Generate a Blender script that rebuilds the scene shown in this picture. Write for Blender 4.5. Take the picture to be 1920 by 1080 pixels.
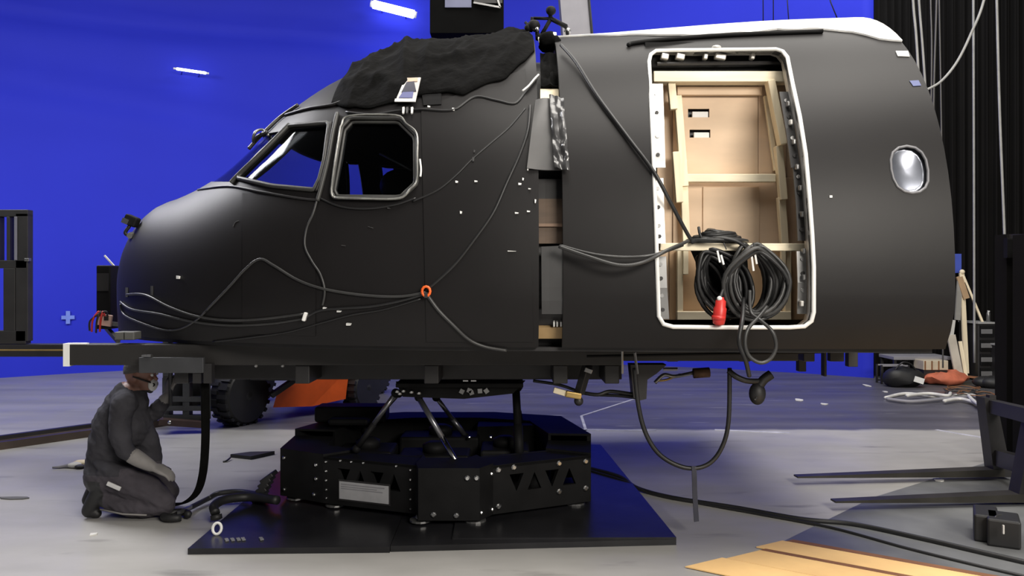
import bpy, bmesh, math, random
from mathutils import Vector, Matrix, noise
random.seed(7)
PI = math.pi
for o in list(bpy.data.objects): bpy.data.objects.remove(o)
S = bpy.context.scene
COL = S.collection
# ------------------------------------------------------------------ camera
F = 1507.0; CZ = 1.58; HY = 520.0
cam = bpy.data.cameras.new('camera'); camo = bpy.data.objects.new('camera', cam); COL.objects.link(camo)
camo.location = (0, 0, CZ); camo.rotation_euler = (PI/2, 0, 0)
cam.sensor_width = 36; cam.lens = 36*F/1920; cam.shift_y = -20/1920
cam.clip_end = 100
S.camera = camo
# ------------------------------------------------------------------ world and lamps
S.view_settings.view_transform = 'Standard'; S.view_settings.look = 'None'
S.view_settings.exposure = 0.0; S.view_settings.gamma = 1.0; S.view_settings.use_curve_mapping = False
W = bpy.data.worlds.new('stage'); S.world = W; W.use_nodes = True
W.node_tree.nodes['Background'].inputs[0].default_value = (0.6, 0.6, 0.62, 1)
W.node_tree.nodes['Background'].inputs[1].default_value = 0.12
def area(name, loc, target, sx, sy, power, col=(1, 1, 1), spread=180):
    l = bpy.data.lights.new(name, 'AREA'); l.shape = 'RECTANGLE'; l.size = sx; l.size_y = sy
    l.energy = power; l.color = col; l.spread = math.radians(spread)
    o = bpy.data.objects.new(name, l); COL.objects.link(o); o.location = loc
    d = Vector(target) - Vector(loc); o.rotation_euler = d.to_track_quat('-Z', 'Y').to_euler()
    return o
area('stage_light_overhead', (2.2, 3.2, 7.8), (1.8, 4.8, 0), 6, 3.0, 620, (1, 0.95, 0.88))
area('stage_light_rear', (1.0, 7.6, 7.8), (1.0, 7.2, 0), 9, 2.5, 340, (1, 0.96, 0.90))
area('nose_sheen_fill', (-6.6, 8.0, 6.6), (-2.3, 5.5, 1.9), 3.0, 2.2, 78, (0.98, 0.97, 1), 60)  # unseen fill lamp, added to give the nose its grey sheen
area('stage_light_screen', (3.8, 9.8, 8.4), (3.6, 14.5, 4.6), 5, 0.8, 250, (0.95, 0.97, 1))
area('stage_light_screen_left', (-3.8, 7.4, 8.2), (-4.5, 14.0, 0.6), 7, 1.6, 60, (0.95, 0.97, 1))
area('screen_low_fill', (-6.8, 5.6, 4.6), (-6.2, 13.2, 1.2), 2.5, 1.5, 125, (0.95, 0.97, 1), 110)  # unseen fill lamp, added to brighten the lower left of the screen
area('stage_light_front', (3.6, -2.4, 4.3), (1.9, 5.0, 1.3), 3.2, 1.8, 590, (1, 0.94, 0.85))

# ------------------------------------------------------------------ materials
MATS = {}
def mat(name, col, rough=0.6, metal=0.0, var=0.12, scale=6.0, bump=0.0, bscale=40.0, spec=0.5, coat=0.0, stretch=(1, 1, 1)):
    if name in MATS: return MATS[name]
    m = bpy.data.materials.new(name); m.use_nodes = True; nt = m.node_tree
    b = nt.nodes['Principled BSDF']
    b.inputs['Roughness'].default_value = rough; b.inputs['Metallic'].default_value = metal
    b.inputs['Specular IOR Level'].default_value = spec; b.inputs['Coat Weight'].default_value = coat
    tc = nt.nodes.new('ShaderNodeTexCoord'); mp = nt.nodes.new('ShaderNodeMapping')
    mp.inputs['Scale'].default_value = stretch
    nt.links.new(tc.outputs['Object'], mp.inputs['Vector'])
    n = nt.nodes.new('ShaderNodeTexNoise'); n.inputs['Scale'].default_value = scale; n.inputs['Detail'].default_value = 5
    nt.links.new(mp.outputs[0], n.inputs['Vector'])
    r = nt.nodes.new('ShaderNodeValToRGB')
    c0 = [max(0, c*(1-var)) for c in col]; c1 = [min(1, c*(1+var)) for c in col]
    r.color_ramp.elements[0].color = (*c0, 1); r.color_ramp.elements[1].color = (*c1, 1)
    r.color_ramp.elements[0].position = 0.3; r.color_ramp.elements[1].position = 0.7
    nt.links.new(n.outputs['Fac'], r.inputs['Fac']); nt.links.new(r.outputs[0], b.inputs['Base Color'])
    if bump > 0:
        n2 = nt.nodes.new('ShaderNodeTexNoise'); n2.inputs['Scale'].default_value = bscale; n2.inputs['Detail'].default_value = 4
        nt.links.new(mp.outputs[0], n2.inputs['Vector'])
        bp = nt.nodes.new('ShaderNodeBump'); bp.inputs['Strength'].default_value = bump; bp.inputs['Distance'].default_value = 0.02
        nt.links.new(n2.outputs['Fac'], bp.inputs['Height']); nt.links.new(bp.outputs[0], b.inputs['Normal'])
    MATS[name] = m; return m
def emis(name, col, strength):
    m = bpy.data.materials.new(name); m.use_nodes = True; nt = m.node_tree
    b = nt.nodes['Principled BSDF']; b.inputs['Base Color'].default_value = (*col, 1)
    b.inputs['Emission Color'].default_value = (*col, 1); b.inputs['Emission Strength'].default_value = strength
    return m
HULL = mat('hull_black_paint', (0.0105, 0.0096, 0.0100), 0.47, var=0.14, scale=1.6, bump=0.03, bscale=5, spec=0.24)
HULLIN = mat('hull_inside', (0.012, 0.012, 0.013), 0.9)
BLK = mat('black_steel', (0.018, 0.017, 0.018), 0.5, var=0.25)
BLK2 = mat('satin_black_plate', (0.009, 0.009, 0.0095), 0.6, var=0.25, spec=0.12)
BEAM = mat('beam_charcoal', (0.019, 0.0175, 0.017), 0.6, var=0.3, scale=3)
RUB = mat('black_rubber', (0.014, 0.014, 0.015), 0.55, var=0.2)
CAB = mat('black_cable', (0.016, 0.016, 0.017), 0.45, var=0.2)
CABG = mat('grey_cable', (0.034, 0.034, 0.034), 0.4, var=0.2)
CLOTH = mat('black_cloth', (0.0045, 0.0045, 0.0045), 0.9, var=0.3, bump=0.3, bscale=30, spec=0.06)
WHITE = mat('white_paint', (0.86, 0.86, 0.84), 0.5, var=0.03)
WMET = mat('white_metal', (0.62, 0.60, 0.57), 0.35, metal=0.3, var=0.15, scale=12)
GMET = mat('grey_metal', (0.28, 0.28, 0.28), 0.35, metal=0.8, var=0.2)
STEEL = mat('bright_steel', (0.62, 0.62, 0.62), 0.25, metal=1.0, var=0.1)
TRIM = mat('window_trim', (0.04, 0.04, 0.038), 0.5, metal=0.0, var=0.2)
PINE = mat('pine', (0.92, 0.78, 0.56), 0.6, var=0.13, scale=4, stretch=(6, 6, 0.7), spec=0.3)
PINEH = mat('pine_rail', (0.92, 0.80, 0.60), 0.6, var=0.13, scale=4, stretch=(0.7, 6, 6), spec=0.3)
PLY = mat('plywood', (0.72, 0.54, 0.38), 0.6, var=0.09, scale=2.5, stretch=(1, 1, 3), spec=0.3)
DWOOD = mat('brown_board', (0.10, 0.065, 0.042), 0.6, var=0.2, scale=4, stretch=(1, 1, 4))
FOAM = mat('grey_foam', (0.045, 0.045, 0.046), 0.8, var=0.1)
GREY = mat('grey_panel', (0.24, 0.235, 0.26), 0.7, var=0.06)
ORANGE = mat('orange_paint', (0.85, 0.13, 0.02), 0.4, var=0.1)
RED = mat('red_plastic', (0.55, 0.03, 0.025), 0.4, var=0.1)
TAPEW = mat('white_tape', (0.8, 0.8, 0.78), 0.6, var=0.05)
SKIN = mat('skin', (0.26, 0.13, 0.095), 0.5, var=0.08)
JACKET = mat('jacket_cloth', (0.040, 0.039, 0.046), 0.85, var=0.25, bump=0.4, bscale=18, spec=0.2)
TROUS = mat('trouser_cloth', (0.062, 0.056, 0.066), 0.85, var=0.25, bump=0.4, bscale=18, spec=0.2)
GLOVE = mat('glove_grey', (0.20, 0.19, 0.185), 0.7, var=0.2)
CURT = mat('black_curtain', (0.0075, 0.007, 0.007), 0.9, var=0.15, scale=1.0, spec=0.1)
TAN = mat('tan_floorboard', (0.92, 0.58, 0.25), 0.55, var=0.14, scale=3, stretch=(1, 1, 1))
BROWN = mat('brown_strip', (0.22, 0.10, 0.045), 0.6, var=0.2)
def sheet_mat():
    m = mat('slate_sheet', (0.15, 0.155, 0.16), 0.4, var=0.5, scale=1.3, bump=0.05, bscale=8)
    return m
SHEET = sheet_mat()
def glass_mat():
    m = bpy.data.materials.new('window_glass'); m.use_nodes = True; nt = m.node_tree
    nt.nodes.remove(nt.nodes['Principled BSDF'])
    out = nt.nodes['Material Output']
    t = nt.nodes.new('ShaderNodeBsdfTransparent'); t.inputs[0].default_value = (0.80, 0.82, 0.84, 1)
    g = nt.nodes.new('ShaderNodeBsdfGlossy'); g.inputs['Roughness'].default_value = 0.06
    l0 = nt.nodes.new('ShaderNodeLayerWeight'); l0.inputs[0].default_value = 0.5
    l1 = nt.nodes.new('ShaderNodeMath'); l1.operation = 'POWER'; l1.inputs[1].default_value = 4.0; nt.links.new(l0.outputs['Facing'], l1.inputs[0])
    lw = nt.nodes.new('ShaderNodeMath'); lw.operation = 'MULTIPLY_ADD'; lw.inputs[1].default_value = 0.45; lw.inputs[2].default_value = 0.006; nt.links.new(l1.outputs[0], lw.inputs[0])
    mx = nt.nodes.new('ShaderNodeMixShader')
    nt.links.new(lw.outputs[0], mx.inputs[0]); nt.links.new(t.outputs[0], mx.inputs[1]); nt.links.new(g.outputs[0], mx.inputs[2])
    nt.links.new(mx.outputs[0], out.inputs['Surface'])
    return m
GLASS = glass_mat()
def plastic_mat():
    m = mat('shiny_plastic_sheet', (0.06, 0.06, 0.062), 0.24, var=0.3, scale=8, bump=0.25, bscale=10, spec=0.7)
    return m
PLAST = plastic_mat()

# ------------------------------------------------------------------ helpers
def P(px, py, Y):
    return Vector(((px-960)/F*Y, Y, CZ-(py-HY)/F*Y))
def G(px, py, z=0.0):
    Y = F*(CZ-z)/(py-HY); return Vector(((px-960)/F*Y, Y, z))
def thing(name, label, cat, loc=(0, 0, 0), group=None):
    o = bpy.data.objects.new(name, None); COL.objects.link(o); o.location = loc; o.empty_display_size = 0.1
    o['label'] = label; o['category'] = cat
    if group: o['group'] = group
    return o
def rootloc(p):
    v = Vector((0, 0, 0))
    while p is not None:
        v += p.location; p = p.parent
    return v
def obj(name, verts, faces, m, parent=None, smooth=False, label=None, cat=None, group=None, kind=None):
    me = bpy.data.meshes.new(name)
    verts = [Vector(v) for v in verts]
    if parent is not None: base = rootloc(parent)
    elif kind == 'structure': base = Vector((0, 0, 0))
    else:
        xs = [v.x for v in verts]; ys = [v.y for v in verts]; zs = [v.z for v in verts]
        base = Vector(((min(xs)+max(xs))/2, (min(ys)+max(ys))/2, min(zs)))
    me.from_pydata([v-base for v in verts], [], faces)
    ms = m if isinstance(m, (list, tuple)) else [m]
    for k in ms: me.materials.append(k)
    bm = bmesh.new(); bm.from_mesh(me); bmesh.ops.recalc_face_normals(bm, faces=bm.faces); bm.to_mesh(me); bm.free()
    if smooth:
        for p in me.polygons: p.use_smooth = True
    o = bpy.data.objects.new(name, me); COL.objects.link(o)
    if parent is not None: o.parent = parent
    else: o.location = base
    if label: o['label'] = label
    if cat: o['category'] = cat
    if group: o['group'] = group
    if kind: o['kind'] = kind
    return o
class MB:
    """collects shapes into one mesh"""
    def __init__(s): s.v = []; s.f = []
    def add(s, v, f):
        k = len(s.v); s.v += [Vector(x) for x in v]; s.f += [[i+k for i in q] for q in f]; return s
    def box(s, c, d, rot=None, bev=0.0):
        hx, hy, hz = d[0]/2, d[1]/2, d[2]/2
        if bev <= 0:
            v = [(x, y, z) for x in (-hx, hx) for y in (-hy, hy) for z in (-hz, hz)]
            f = [(0, 1, 3, 2), (4, 6, 7, 5), (0, 4, 5, 1), (2, 3, 7, 6), (0, 2, 6, 4), (1, 5, 7, 3)]
        else:
            bm = bmesh.new(); bmesh.ops.create_cube(bm, size=1)
            for q in bm.verts: q.co = Vector((q.co.x*d[0], q.co.y*d[1], q.co.z*d[2]))
            bmesh.ops.bevel(bm, geom=list(bm.edges), offset=min(bev, min(d)*0.45), segments=2, profile=0.5, affect='EDGES')
            bm.verts.index_update(); v = [tuple(q.co) for q in bm.verts]; f = [[q.index for q in p.verts] for p in bm.faces]; bm.free()
        M = rot if rot is not None else Matrix.Identity(3)
        c = Vector(c)
        return s.add([M @ Vector(x)+c for x in v], f)
    def bar(s, a, b, w, h, bev=0.0):
        """rectangular bar from a to b; w horizontal, h the other way"""
        a = Vector(a); b = Vector(b); d = b-a; L = d.length; x = d.normalized()
        up = Vector((0, 0, 1)) if abs(x.z) < 0.95 else Vector((0, 1, 0))
        y = up.cross(x).normalized(); z = x.cross(y)
        M = Matrix((x, y, z)).transposed()
        return s.box((a+b)/2, (L, w, h), M, bev)
    def tube(s, pts, r, n=7, closed=False, cap=True):
        pts = [Vector(p) for p in pts]; N = len(pts)
        rr = r if isinstance(r, (list, tuple)) else [r]*N
        v = []; f = []; prev = None
        for i, p in enumerate(pts):
            a = pts[(i-1) % N] if (closed or i > 0) else p
            b = pts[(i+1) % N] if (closed or i < N-1) else p
            t = (b-a)
            t = t.normalized() if t.length > 1e-9 else Vector((0, 0, 1))
            if prev is None:
                q = Vector((0, 0, 1)) if abs(t.z) < 0.9 else Vector((1, 0, 0))
                u = t.cross(q).normalized()
            else:
                u = prev-t*prev.dot(t); u = u.normalized() if u.length > 1e-6 else t.orthogonal().normalized()
            prev = u; w = t.cross(u)
            for k in range(n):
                an = 2*PI*k/n; v.append(p+(u*math.cos(an)+w*math.sin(an))*rr[i])
        for i in range(N if closed else N-1):
            j = (i+1) % N
            for k in range(n): f.append((i*n+k, i*n+(k+1) % n, j*n+(k+1) % n, j*n+k))
        if cap and not closed:
            f.append(list(range(n))[::-1]); f.append([(N-1)*n+k for k in range(n)])
        return s.add(v, f)
    def cyl(s, a, b, r, n=16, r2=None): return s.tube([a, b], [r, r if r2 is None else r2], n)
    def lathe(s, prof, c, axis, n=24):
        """prof: (radius, along) pairs"""
        c = Vector(c); ax = Vector(axis).normalized(); u = ax.orthogonal().normalized(); w = ax.cross(u)
        v = []; f = []
        for (r, h) in prof:
            for k in range(n):
                an = 2*PI*k/n; v.append(c+ax*h+(u*math.cos(an)+w*math.sin(an))*r)
        for i in range(len(prof)-1):
            for k in range(n): f.append((i*n+k, i*n+(k+1) % n, (i+1)*n+(k+1) % n, (i+1)*n+k))
        f.append(list(range(n))[::-1]); f.append([(len(prof)-1)*n+k for k in range(n)])
        return s.add(v, f)
    def prism(s, poly, off):
        """poly: 3D points, extruded by off"""
        n = len(poly); off = Vector(off)
        v = [Vector(p) for p in poly]+[Vector(p)+off for p in poly]
        f = [list(range(n)), [n+k for k in range(n)][::-1]]+[(k, (k+1) % n, n+(k+1) % n, n+k) for k in range(n)]
        return s.add(v, f)
    def ball(s, c, r, n=10, sc=(1, 1, 1)):
        prof = [(max(0.001, math.sin(PI*i/n)), -math.cos(PI*i/n)) for i in range(n+1)]
        k = MB().lathe(prof, (0, 0, 0), (0, 0, 1), n+4)
        return s.add([Vector(c)+Vector((q.x*sc[0], q.y*sc[1], q.z*sc[2]))*r for q in k.v], k.f)
    def build(s, name, m, parent=None, smooth=False, **kw): return obj(name, s.v, s.f, m, parent, smooth, **kw)
def cr(pts, n=8, closed=False):
    """Catmull-Rom through pts"""
    pts = [Vector(p) for p in pts]; N = len(pts); out = []
    rng = range(N if closed else N-1)
    for i in rng:
        if closed: p0, p1, p2, p3 = pts[(i-1) % N], pts[i], pts[(i+1) % N], pts[(i+2) % N]
        else: p0, p1, p2, p3 = pts[max(0, i-1)], pts[i], pts[i+1], pts[min(N-1, i+2)]
        for k in range(n):
            t = k/n
            out.append(0.5*((2*p1)+(p2-p0)*t+(2*p0-5*p1+4*p2-p3)*t*t+(3*p1-p0-3*p2+p3)*t**3))
    if not closed: out.append(pts[-1])
    return out
def shade_auto(o, ang=35):
    me = o.data
    for p in me.polygons: p.use_smooth = True
    me.set_sharp_from_angle(angle=math.radians(ang))

# ------------------------------------------------------------------ hull form
YC = 6.15; ZC = 1.50; TIP = -2.89; NE = 2.3; ZB = 1.195
HK = [(TIP, .0), (-2.83, .22), (-2.70, .49), (-2.54, .63), (-2.35, .69), (-2.15, .771), (-1.95, .888), (-1.75, 1.06), (-1.55, 1.262),
      (-1.35, 1.412), (-1.15, 1.529), (-0.9, 1.624), (-0.6, 1.694), (-0.2, 1.76), (0.2, 1.788), (.6, 1.808), (1.0, 1.838), (1.4, 1.868), (1.8, 1.892), (2.32, 1.911)]
def interp(K, x):
    if x <= K[0][0]: return K[0][1]
    for i in range(len(K)-1):
        if x <= K[i+1][0]:
            x0, y0 = K[i]; x1, y1 = K[i+1]
            m0 = (y1-y0)/(x1-x0) if i == 0 else (K[i+1][1]-K[i-1][1])/(K[i+1][0]-K[i-1][0])
            m1 = (y1-y0)/(x1-x0) if i+2 >= len(K) else (K[i+2][1]-y0)/(K[i+2][0]-x0)
            t = (x-x0)/(x1-x0); d = x1-x0
            return (2*t**3-3*t*t+1)*y0+(t**3-2*t*t+t)*d*m0+(-2*t**3+3*t*t)*y1+(t**3-t*t)*d*m1
    return K[-1][1]
WK = [(.2, 1.83), (.6, 1.86), (1., 1.89), (1.4, 1.92), (1.8, 1.937), (2.32, 1.945)]
def wf(X):
    if X < 0.2:
        t = min(1, max(0, (0.2-X)/(0.2-TIP))); return 1.81*math.sqrt(max(0, 1-t*t))+0.02
    return interp(WK, X)
def hf(X): return max(0.001, interp(HK, X))
def inside(p):
    X, Y, Z = p
    if X < TIP or X > 2.32 or Z < ZB-0.02: return False
    w = wf(X); a = abs(Y-YC)
    if Z >= ZC:
        h = hf(X)
        if Z-ZC > h: return False
        return a < w*(1-((Z-ZC)/h)**NE)**(1/NE)
    return a < w*(1-0.06*((ZC-Z)/0.33)**2)
def hw(X, Z):
    w = wf(X)
    if Z >= ZC:
        q = (Z-ZC)/hf(X)
        return 0 if q >= 1 else w*(1-q**NE)**(1/NE)
    return w*(1-0.06*((ZC-Z)/0.33)**2)
def nrm(p):
    e = 0.01
    def f(X, Y, Z):
        if Z >= ZC: return (abs(Y-YC)/wf(X))**NE+((Z-ZC)/hf(X))**NE
        return (abs(Y-YC)/(wf(X)*(1-0.06*((ZC-Z)/0.33)**2)))**NE
    g = Vector((f(p.x+e, p.y, p.z)-f(p.x-e, p.y, p.z), f(p.x, p.y+e, p.z)-f(p.x, p.y-e, p.z), f(p.x, p.y, p.z+e)-f(p.x, p.y, p.z-e)))
    return g.normalized() if g.length > 1e-8 else Vector((0, -1, 0))
def pt(px, py, off=0.0):
    """the point where the line of sight meets the near side of the hull, moved out by off"""
    dx = (px-960)/F; dz = -(py-HY)/F
    Y = 3.9; last = Y; hit = False; best = None
    while Y < 6.6:
        if inside((dx*Y, Y, CZ+dz*Y)): hit = True; break
        last = Y; Y += 0.02
    if not hit:                                   # grazing: the section's own shoulder
        return pt(px+ (3 if px < 1000 else -1), py+3, off) if py < 660 else Vector((dx*4.3, 4.3, CZ+dz*4.3))
    lo, hi = last, Y
    for _ in range(18):
        mid = (lo+hi)/2
        if inside((dx*mid, mid, CZ+dz*mid)): hi = mid
        else: lo = mid
    p = Vector((dx*hi, hi, CZ+dz*hi))
    return p+nrm(p)*off if off else p
def cossp(a, b, n): return [a+(b-a)*(1-math.cos(PI/2*i/n)) for i in range(n+1)]
def section(X, d=0.0, nt=44):
    """closed-side loop from near bottom over the crown to far bottom, d inward"""
    w = max(0.004, wf(X)-d); h = max(0.001, hf(X)-d); L = []
    zs = [ZB, ZB+0.1, ZB+0.2]
    for z in zs: L.append(Vector((X, YC-w*(1-0.06*((ZC-z)/0.33)**2), z)))
    for k in range(nt+1):
        t = PI*k/nt; c = math.cos(t); s = math.sin(t)
        L.append(Vector((X, YC-w*math.copysign(abs(c)**(2/NE), c), ZC+h*abs(s)**(2/NE))))
    for z in zs[::-1]: L.append(Vector((X, YC+w*(1-0.06*((ZC-z)/0.33)**2), z)))
    return L
def shell(stations, thick, d0=0.0):
    """verts, faces of a closed thick skin"""
    A = [section(x, d0) for x in stations]; B = [section(x if x > TIP+0.05 else x+thick, d0+thick) for x in stations]
    n = len(A[0]); m = len(A); v = [p for r in A for p in r]+[p for r in B for p in r]; o = n*m; f = []
    for i in range(m-1):
        for k in range(n-1):
            a, b, c, d = i*n+k, i*n+k+1, (i+1)*n+k+1, (i+1)*n+k
            f.append((a, b, c, d)); f.append((o+d, o+c, o+b, o+a))
    for i in range(m-1):
        for k in (0, n-1):
            q = (i*n+k, (i+1)*n+k, o+(i+1)*n+k, o+i*n+k); f.append(q if k == 0 else q[::-1])
    for i in (0, m-1):
        for k in range(n-1):
            q = (i*n+k, i*n+k+1, o+i*n+k+1, o+i*n+k); f.append(q[::-1] if i == 0 else q)
    return v, f
def tmp_obj(v, f):
    me = bpy.data.meshes.new('tmp'); me.from_pydata([tuple(x) for x in v], [], f)
    bm = bmesh.new(); bm.from_mesh(me); bmesh.ops.remove_doubles(bm, verts=bm.verts, dist=1e-5); bmesh.ops.recalc_face_normals(bm, faces=bm.faces); bm.to_mesh(me); bm.free()
    o = bpy.data.objects.new('tmp', me); COL.objects.link(o); return o
def boolean(v, f, cutters, op='DIFFERENCE'):
    """verts, faces after cutting"""
    a = tmp_obj(v, f); ks = [tmp_obj(k.v, k.f) for k in cutters]
    for k in ks:
        md = a.modifiers.new('b', 'BOOLEAN'); md.operation = op; md.object = k; md.solver = 'EXACT'
    dg = bpy.context.evaluated_depsgraph_get(); me = bpy.data.meshes.new_from_object(a.evaluated_get(dg))
    vv = [q.co.copy() for q in me.vertices]; ff = [list(p.vertices) for p in me.polygons]
    for q in [a]+ks: bpy.data.objects.remove(q)
    return vv, ff
def yprism(pxs, y0=3.2, y1=9.4, n=4):
    q = [pt(*p) for p in pxs]
    return MB().prism([Vector((p.x, y0, p.z)) for p in q], (0, y1-y0, 0))
def surf_line(pxs, off=0.012, n=6, closed=False):
    """a curve lying on the hull through photo points"""
    c = cr([Vector((a, b, 0)) for a, b in pxs], n, closed)
    return [pt(q.x, q.y, off) for q in c]
def surf_patch(name, quad, nu, nv, off, th, m, parent, smooth=True, **kw):
    """sheet on the hull: quad = TL,TR,BR,BL photo points; off(u,v)"""
    TL, TR, BR, BL = [Vector((a, b, 0)) for a, b in quad]
    O = []; I = []
    for j in range(nv+1):
        for i in range(nu+1):
            u = i/nu; v = j/nv; q = TL*(1-u)*(1-v)+TR*u*(1-v)+BR*u*v+BL*(1-u)*v
            p = pt(q.x, q.y); n_ = nrm(p); d = off(u, v) if callable(off) else off
            O.append(p+n_*d); I.append(p+n_*(d-th))
    k = len(O); f = []; w = nu+1
    for j in range(nv):
        for i in range(nu):
            a, b, c, d = j*w+i, j*w+i+1, (j+1)*w+i+1, (j+1)*w+i
            f.append((a, b, c, d)); f.append((k+d, k+c, k+b, k+a))
    for i in range(nu): f.append((i, k+i, k+i+1, i+1)); a = nv*w+i; f.append((a, a+1, k+a+1, k+a))
    for j in range(nv): a = j*w; f.append((a, a+w, k+a+w, k+a)); a = j*w+nu; f.append((a, k+a, k+a+w, a+w))
    o = obj(name, O+I, f, m, parent, **kw)
    if smooth: shade_auto(o, 40)
    return o

# ================================================================== SETTING
def floor_mat():
    m = bpy.data.materials.new('stage_floor'); m.use_nodes = True; nt = m.node_tree; b = nt.nodes['Principled BSDF']; L = nt.links
    N = lambda t: nt.nodes.new(t)
    tc = N('ShaderNodeTexCoord'); sx = N('ShaderNodeSeparateXYZ'); L.new(tc.outputs['Object'], sx.inputs[0])
    def noise_(scale, st=(1, 1, 1), det=6):
        mp = N('ShaderNodeMapping'); mp.inputs['Scale'].default_value = st; L.new(tc.outputs['Object'], mp.inputs[0])
        n = N('ShaderNodeTexNoise'); n.inputs['Scale'].default_value = scale; n.inputs['Detail'].default_value = det; L.new(mp.outputs[0], n.inputs['Vector']); return n.outputs['Fac']
    def ramp(src, p0, p1, c0, c1):
        r = N('ShaderNodeValToRGB'); e = r.color_ramp.elements; e[0].position = p0; e[1].position = p1; e[0].color = (*c0, 1); e[1].color = (*c1, 1); L.new(src, r.inputs[0]); return r.outputs[0]
    def mix(f, a, b_, mode='MIX'):
        x = N('ShaderNodeMix'); x.data_type = 'RGBA'; x.blend_type = mode
        L.new(f, x.inputs[0]) if not isinstance(f, float) else setattr(x.inputs[0], 'default_value', f)
        L.new(a, x.inputs[6]); L.new(b_, x.inputs[7]); return x.outputs[2]
    def math_(op, a, b_):
        x = N('ShaderNodeMath'); x.operation = op
        for i, q in enumerate((a, b_)):
            if isinstance(q, (int, float)): x.inputs[i].default_value = q
            else: L.new(q, x.inputs[i])
        return x.outputs[0]
    grey = mix(0.5, ramp(noise_(0.8), .3, .72, (.315, .308, .296), (.41, .402, .388)), ramp(noise_(5.0, (.4, 1, 1)), .3, .7, (.315, .308, .296), (.41, .40, .388)))
    scuff = ramp(noise_(2.6, (.5, 2.2, 1), 9), .62, .72, (0, 0, 0), (1, 1, 1))
    grey = mix(math_('MULTIPLY', scuff, 0.55), grey, ramp(noise_(9), 0, 1, (.10, .10, .10), (.16, .155, .15)))
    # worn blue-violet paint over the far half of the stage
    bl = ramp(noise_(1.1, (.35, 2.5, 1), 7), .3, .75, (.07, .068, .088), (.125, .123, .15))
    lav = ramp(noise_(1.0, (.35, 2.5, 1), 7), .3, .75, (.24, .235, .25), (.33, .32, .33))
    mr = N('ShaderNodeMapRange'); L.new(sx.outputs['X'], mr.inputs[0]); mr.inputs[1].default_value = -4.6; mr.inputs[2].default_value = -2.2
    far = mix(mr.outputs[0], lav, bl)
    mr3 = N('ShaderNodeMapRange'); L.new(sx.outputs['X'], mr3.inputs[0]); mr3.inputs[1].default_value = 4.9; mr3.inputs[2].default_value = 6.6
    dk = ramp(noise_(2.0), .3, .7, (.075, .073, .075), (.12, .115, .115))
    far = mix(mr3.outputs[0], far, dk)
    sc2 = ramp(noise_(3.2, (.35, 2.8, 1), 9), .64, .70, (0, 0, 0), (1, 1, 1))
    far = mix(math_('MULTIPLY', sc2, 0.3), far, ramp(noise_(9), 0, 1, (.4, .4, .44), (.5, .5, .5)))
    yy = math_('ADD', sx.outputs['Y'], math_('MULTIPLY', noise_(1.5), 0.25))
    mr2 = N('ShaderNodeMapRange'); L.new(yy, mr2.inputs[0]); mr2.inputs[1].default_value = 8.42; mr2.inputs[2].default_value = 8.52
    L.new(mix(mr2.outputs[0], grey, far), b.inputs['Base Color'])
    rr = ramp(noise_(1.7), .3, .7, (.30, .30, .30), (.5, .5, .5)); L.new(rr, b.inputs['Roughness'])
    b.inputs['Specular IOR Level'].default_value = 0.16
    return m
obj('floor', [(-16, -6, 0), (16, -6, 0), (16, 18, 0), (-16, 18, 0), (-16, -6, -.1), (16, -6, -.1), (16, 18, -.1), (-16, 18, -.1)],
    [(0, 1, 2, 3), (7, 6, 5, 4), (0, 4, 5, 1), (1, 5, 6, 2), (2, 6, 7, 3), (3, 7, 4, 0)], floor_mat(), kind='structure')
# curved blue screen
CXW, CYW, RW = -1.2, 4.0, 11.0
def wallpt(px):
    """plan point of the screen behind photo column px"""
    k = (px-960)/F; lo, hi = 8.0, 18.0
    for _ in range(40):
        Y = (lo+hi)/2
        if (k*Y-CXW)**2+(Y-CYW)**2 > RW*RW: hi = Y
        else: lo = Y
    return Vector((k*Y, Y, 0))
BLUE = mat('blue_screen_cloth', (0.025, 0.036, 0.54), 0.6, var=0.05, scale=0.5, spec=0.12)
pe = wallpt(1637); a_end = math.atan2(pe.y-CYW, pe.x-CXW); a0 = math.radians(168)
vs = []; fs = []; nA, nZ = 130, 60
for i in range(nA+1):
    a = a0+(a_end-a0)*i/nA
    for j in range(nZ+1):
        z = 9.0*j/nZ
        # slack cloth: long sagging folds high up on the left
        x_ = CXW+RW*math.cos(a)
        s1 = math.exp(-((z-(4.75-0.07*(x_+8)-0.02*(x_+8)**2))/0.30)**2)*max(0, min(1, (-2.0-x_)/4))
        s2 = math.exp(-((z-(6.05-0.05*abs(x_+4)))/0.22)**2)*max(0, min(1, (0.5-x_)/3))
        s3 = math.exp(-((z-(3.9-0.06*(x_+8)))/0.35)**2)*max(0, min(1, (-3.5-x_)/4))
        d = 0.11*s1+0.16*s2+0.05*s3+0.012*noise.noise(Vector((a*9, z*0.7, 1)))
        vs.append((CXW+(RW+d)*math.cos(a), CYW+(RW+d)*math.sin(a), z))
nb = len(vs)
for k in range(nb):
    a = math.atan2(vs[k][1]-CYW, vs[k][0]-CXW); vs.append((vs[k][0]+.06*math.cos(a), vs[k][1]+.06*math.sin(a), vs[k][2]))
w_ = nZ+1
for i in range(nA):
    for j in range(nZ):
        a, b, c, d = i*w_+j, (i+1)*w_+j, (i+1)*w_+j+1, i*w_+j+1
        fs.append((a, b, c, d)); fs.append((nb+d, nb+c, nb+b, nb+a))
for j in range(nZ): a = nA*w_+j; fs.append((a, nb+a, nb+a+1, a+1)); fs.append((j, j+1, nb+j+1, nb+j))
for i in range(nA): a = i*w_+nZ; fs.append((a, a+w_, nb+a+w_, nb+a))
wall = obj('wall_back', vs, fs, BLUE, smooth=True, kind='structure')
wall['label'] = 'curved blue screen cloth behind the whole set'
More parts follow.
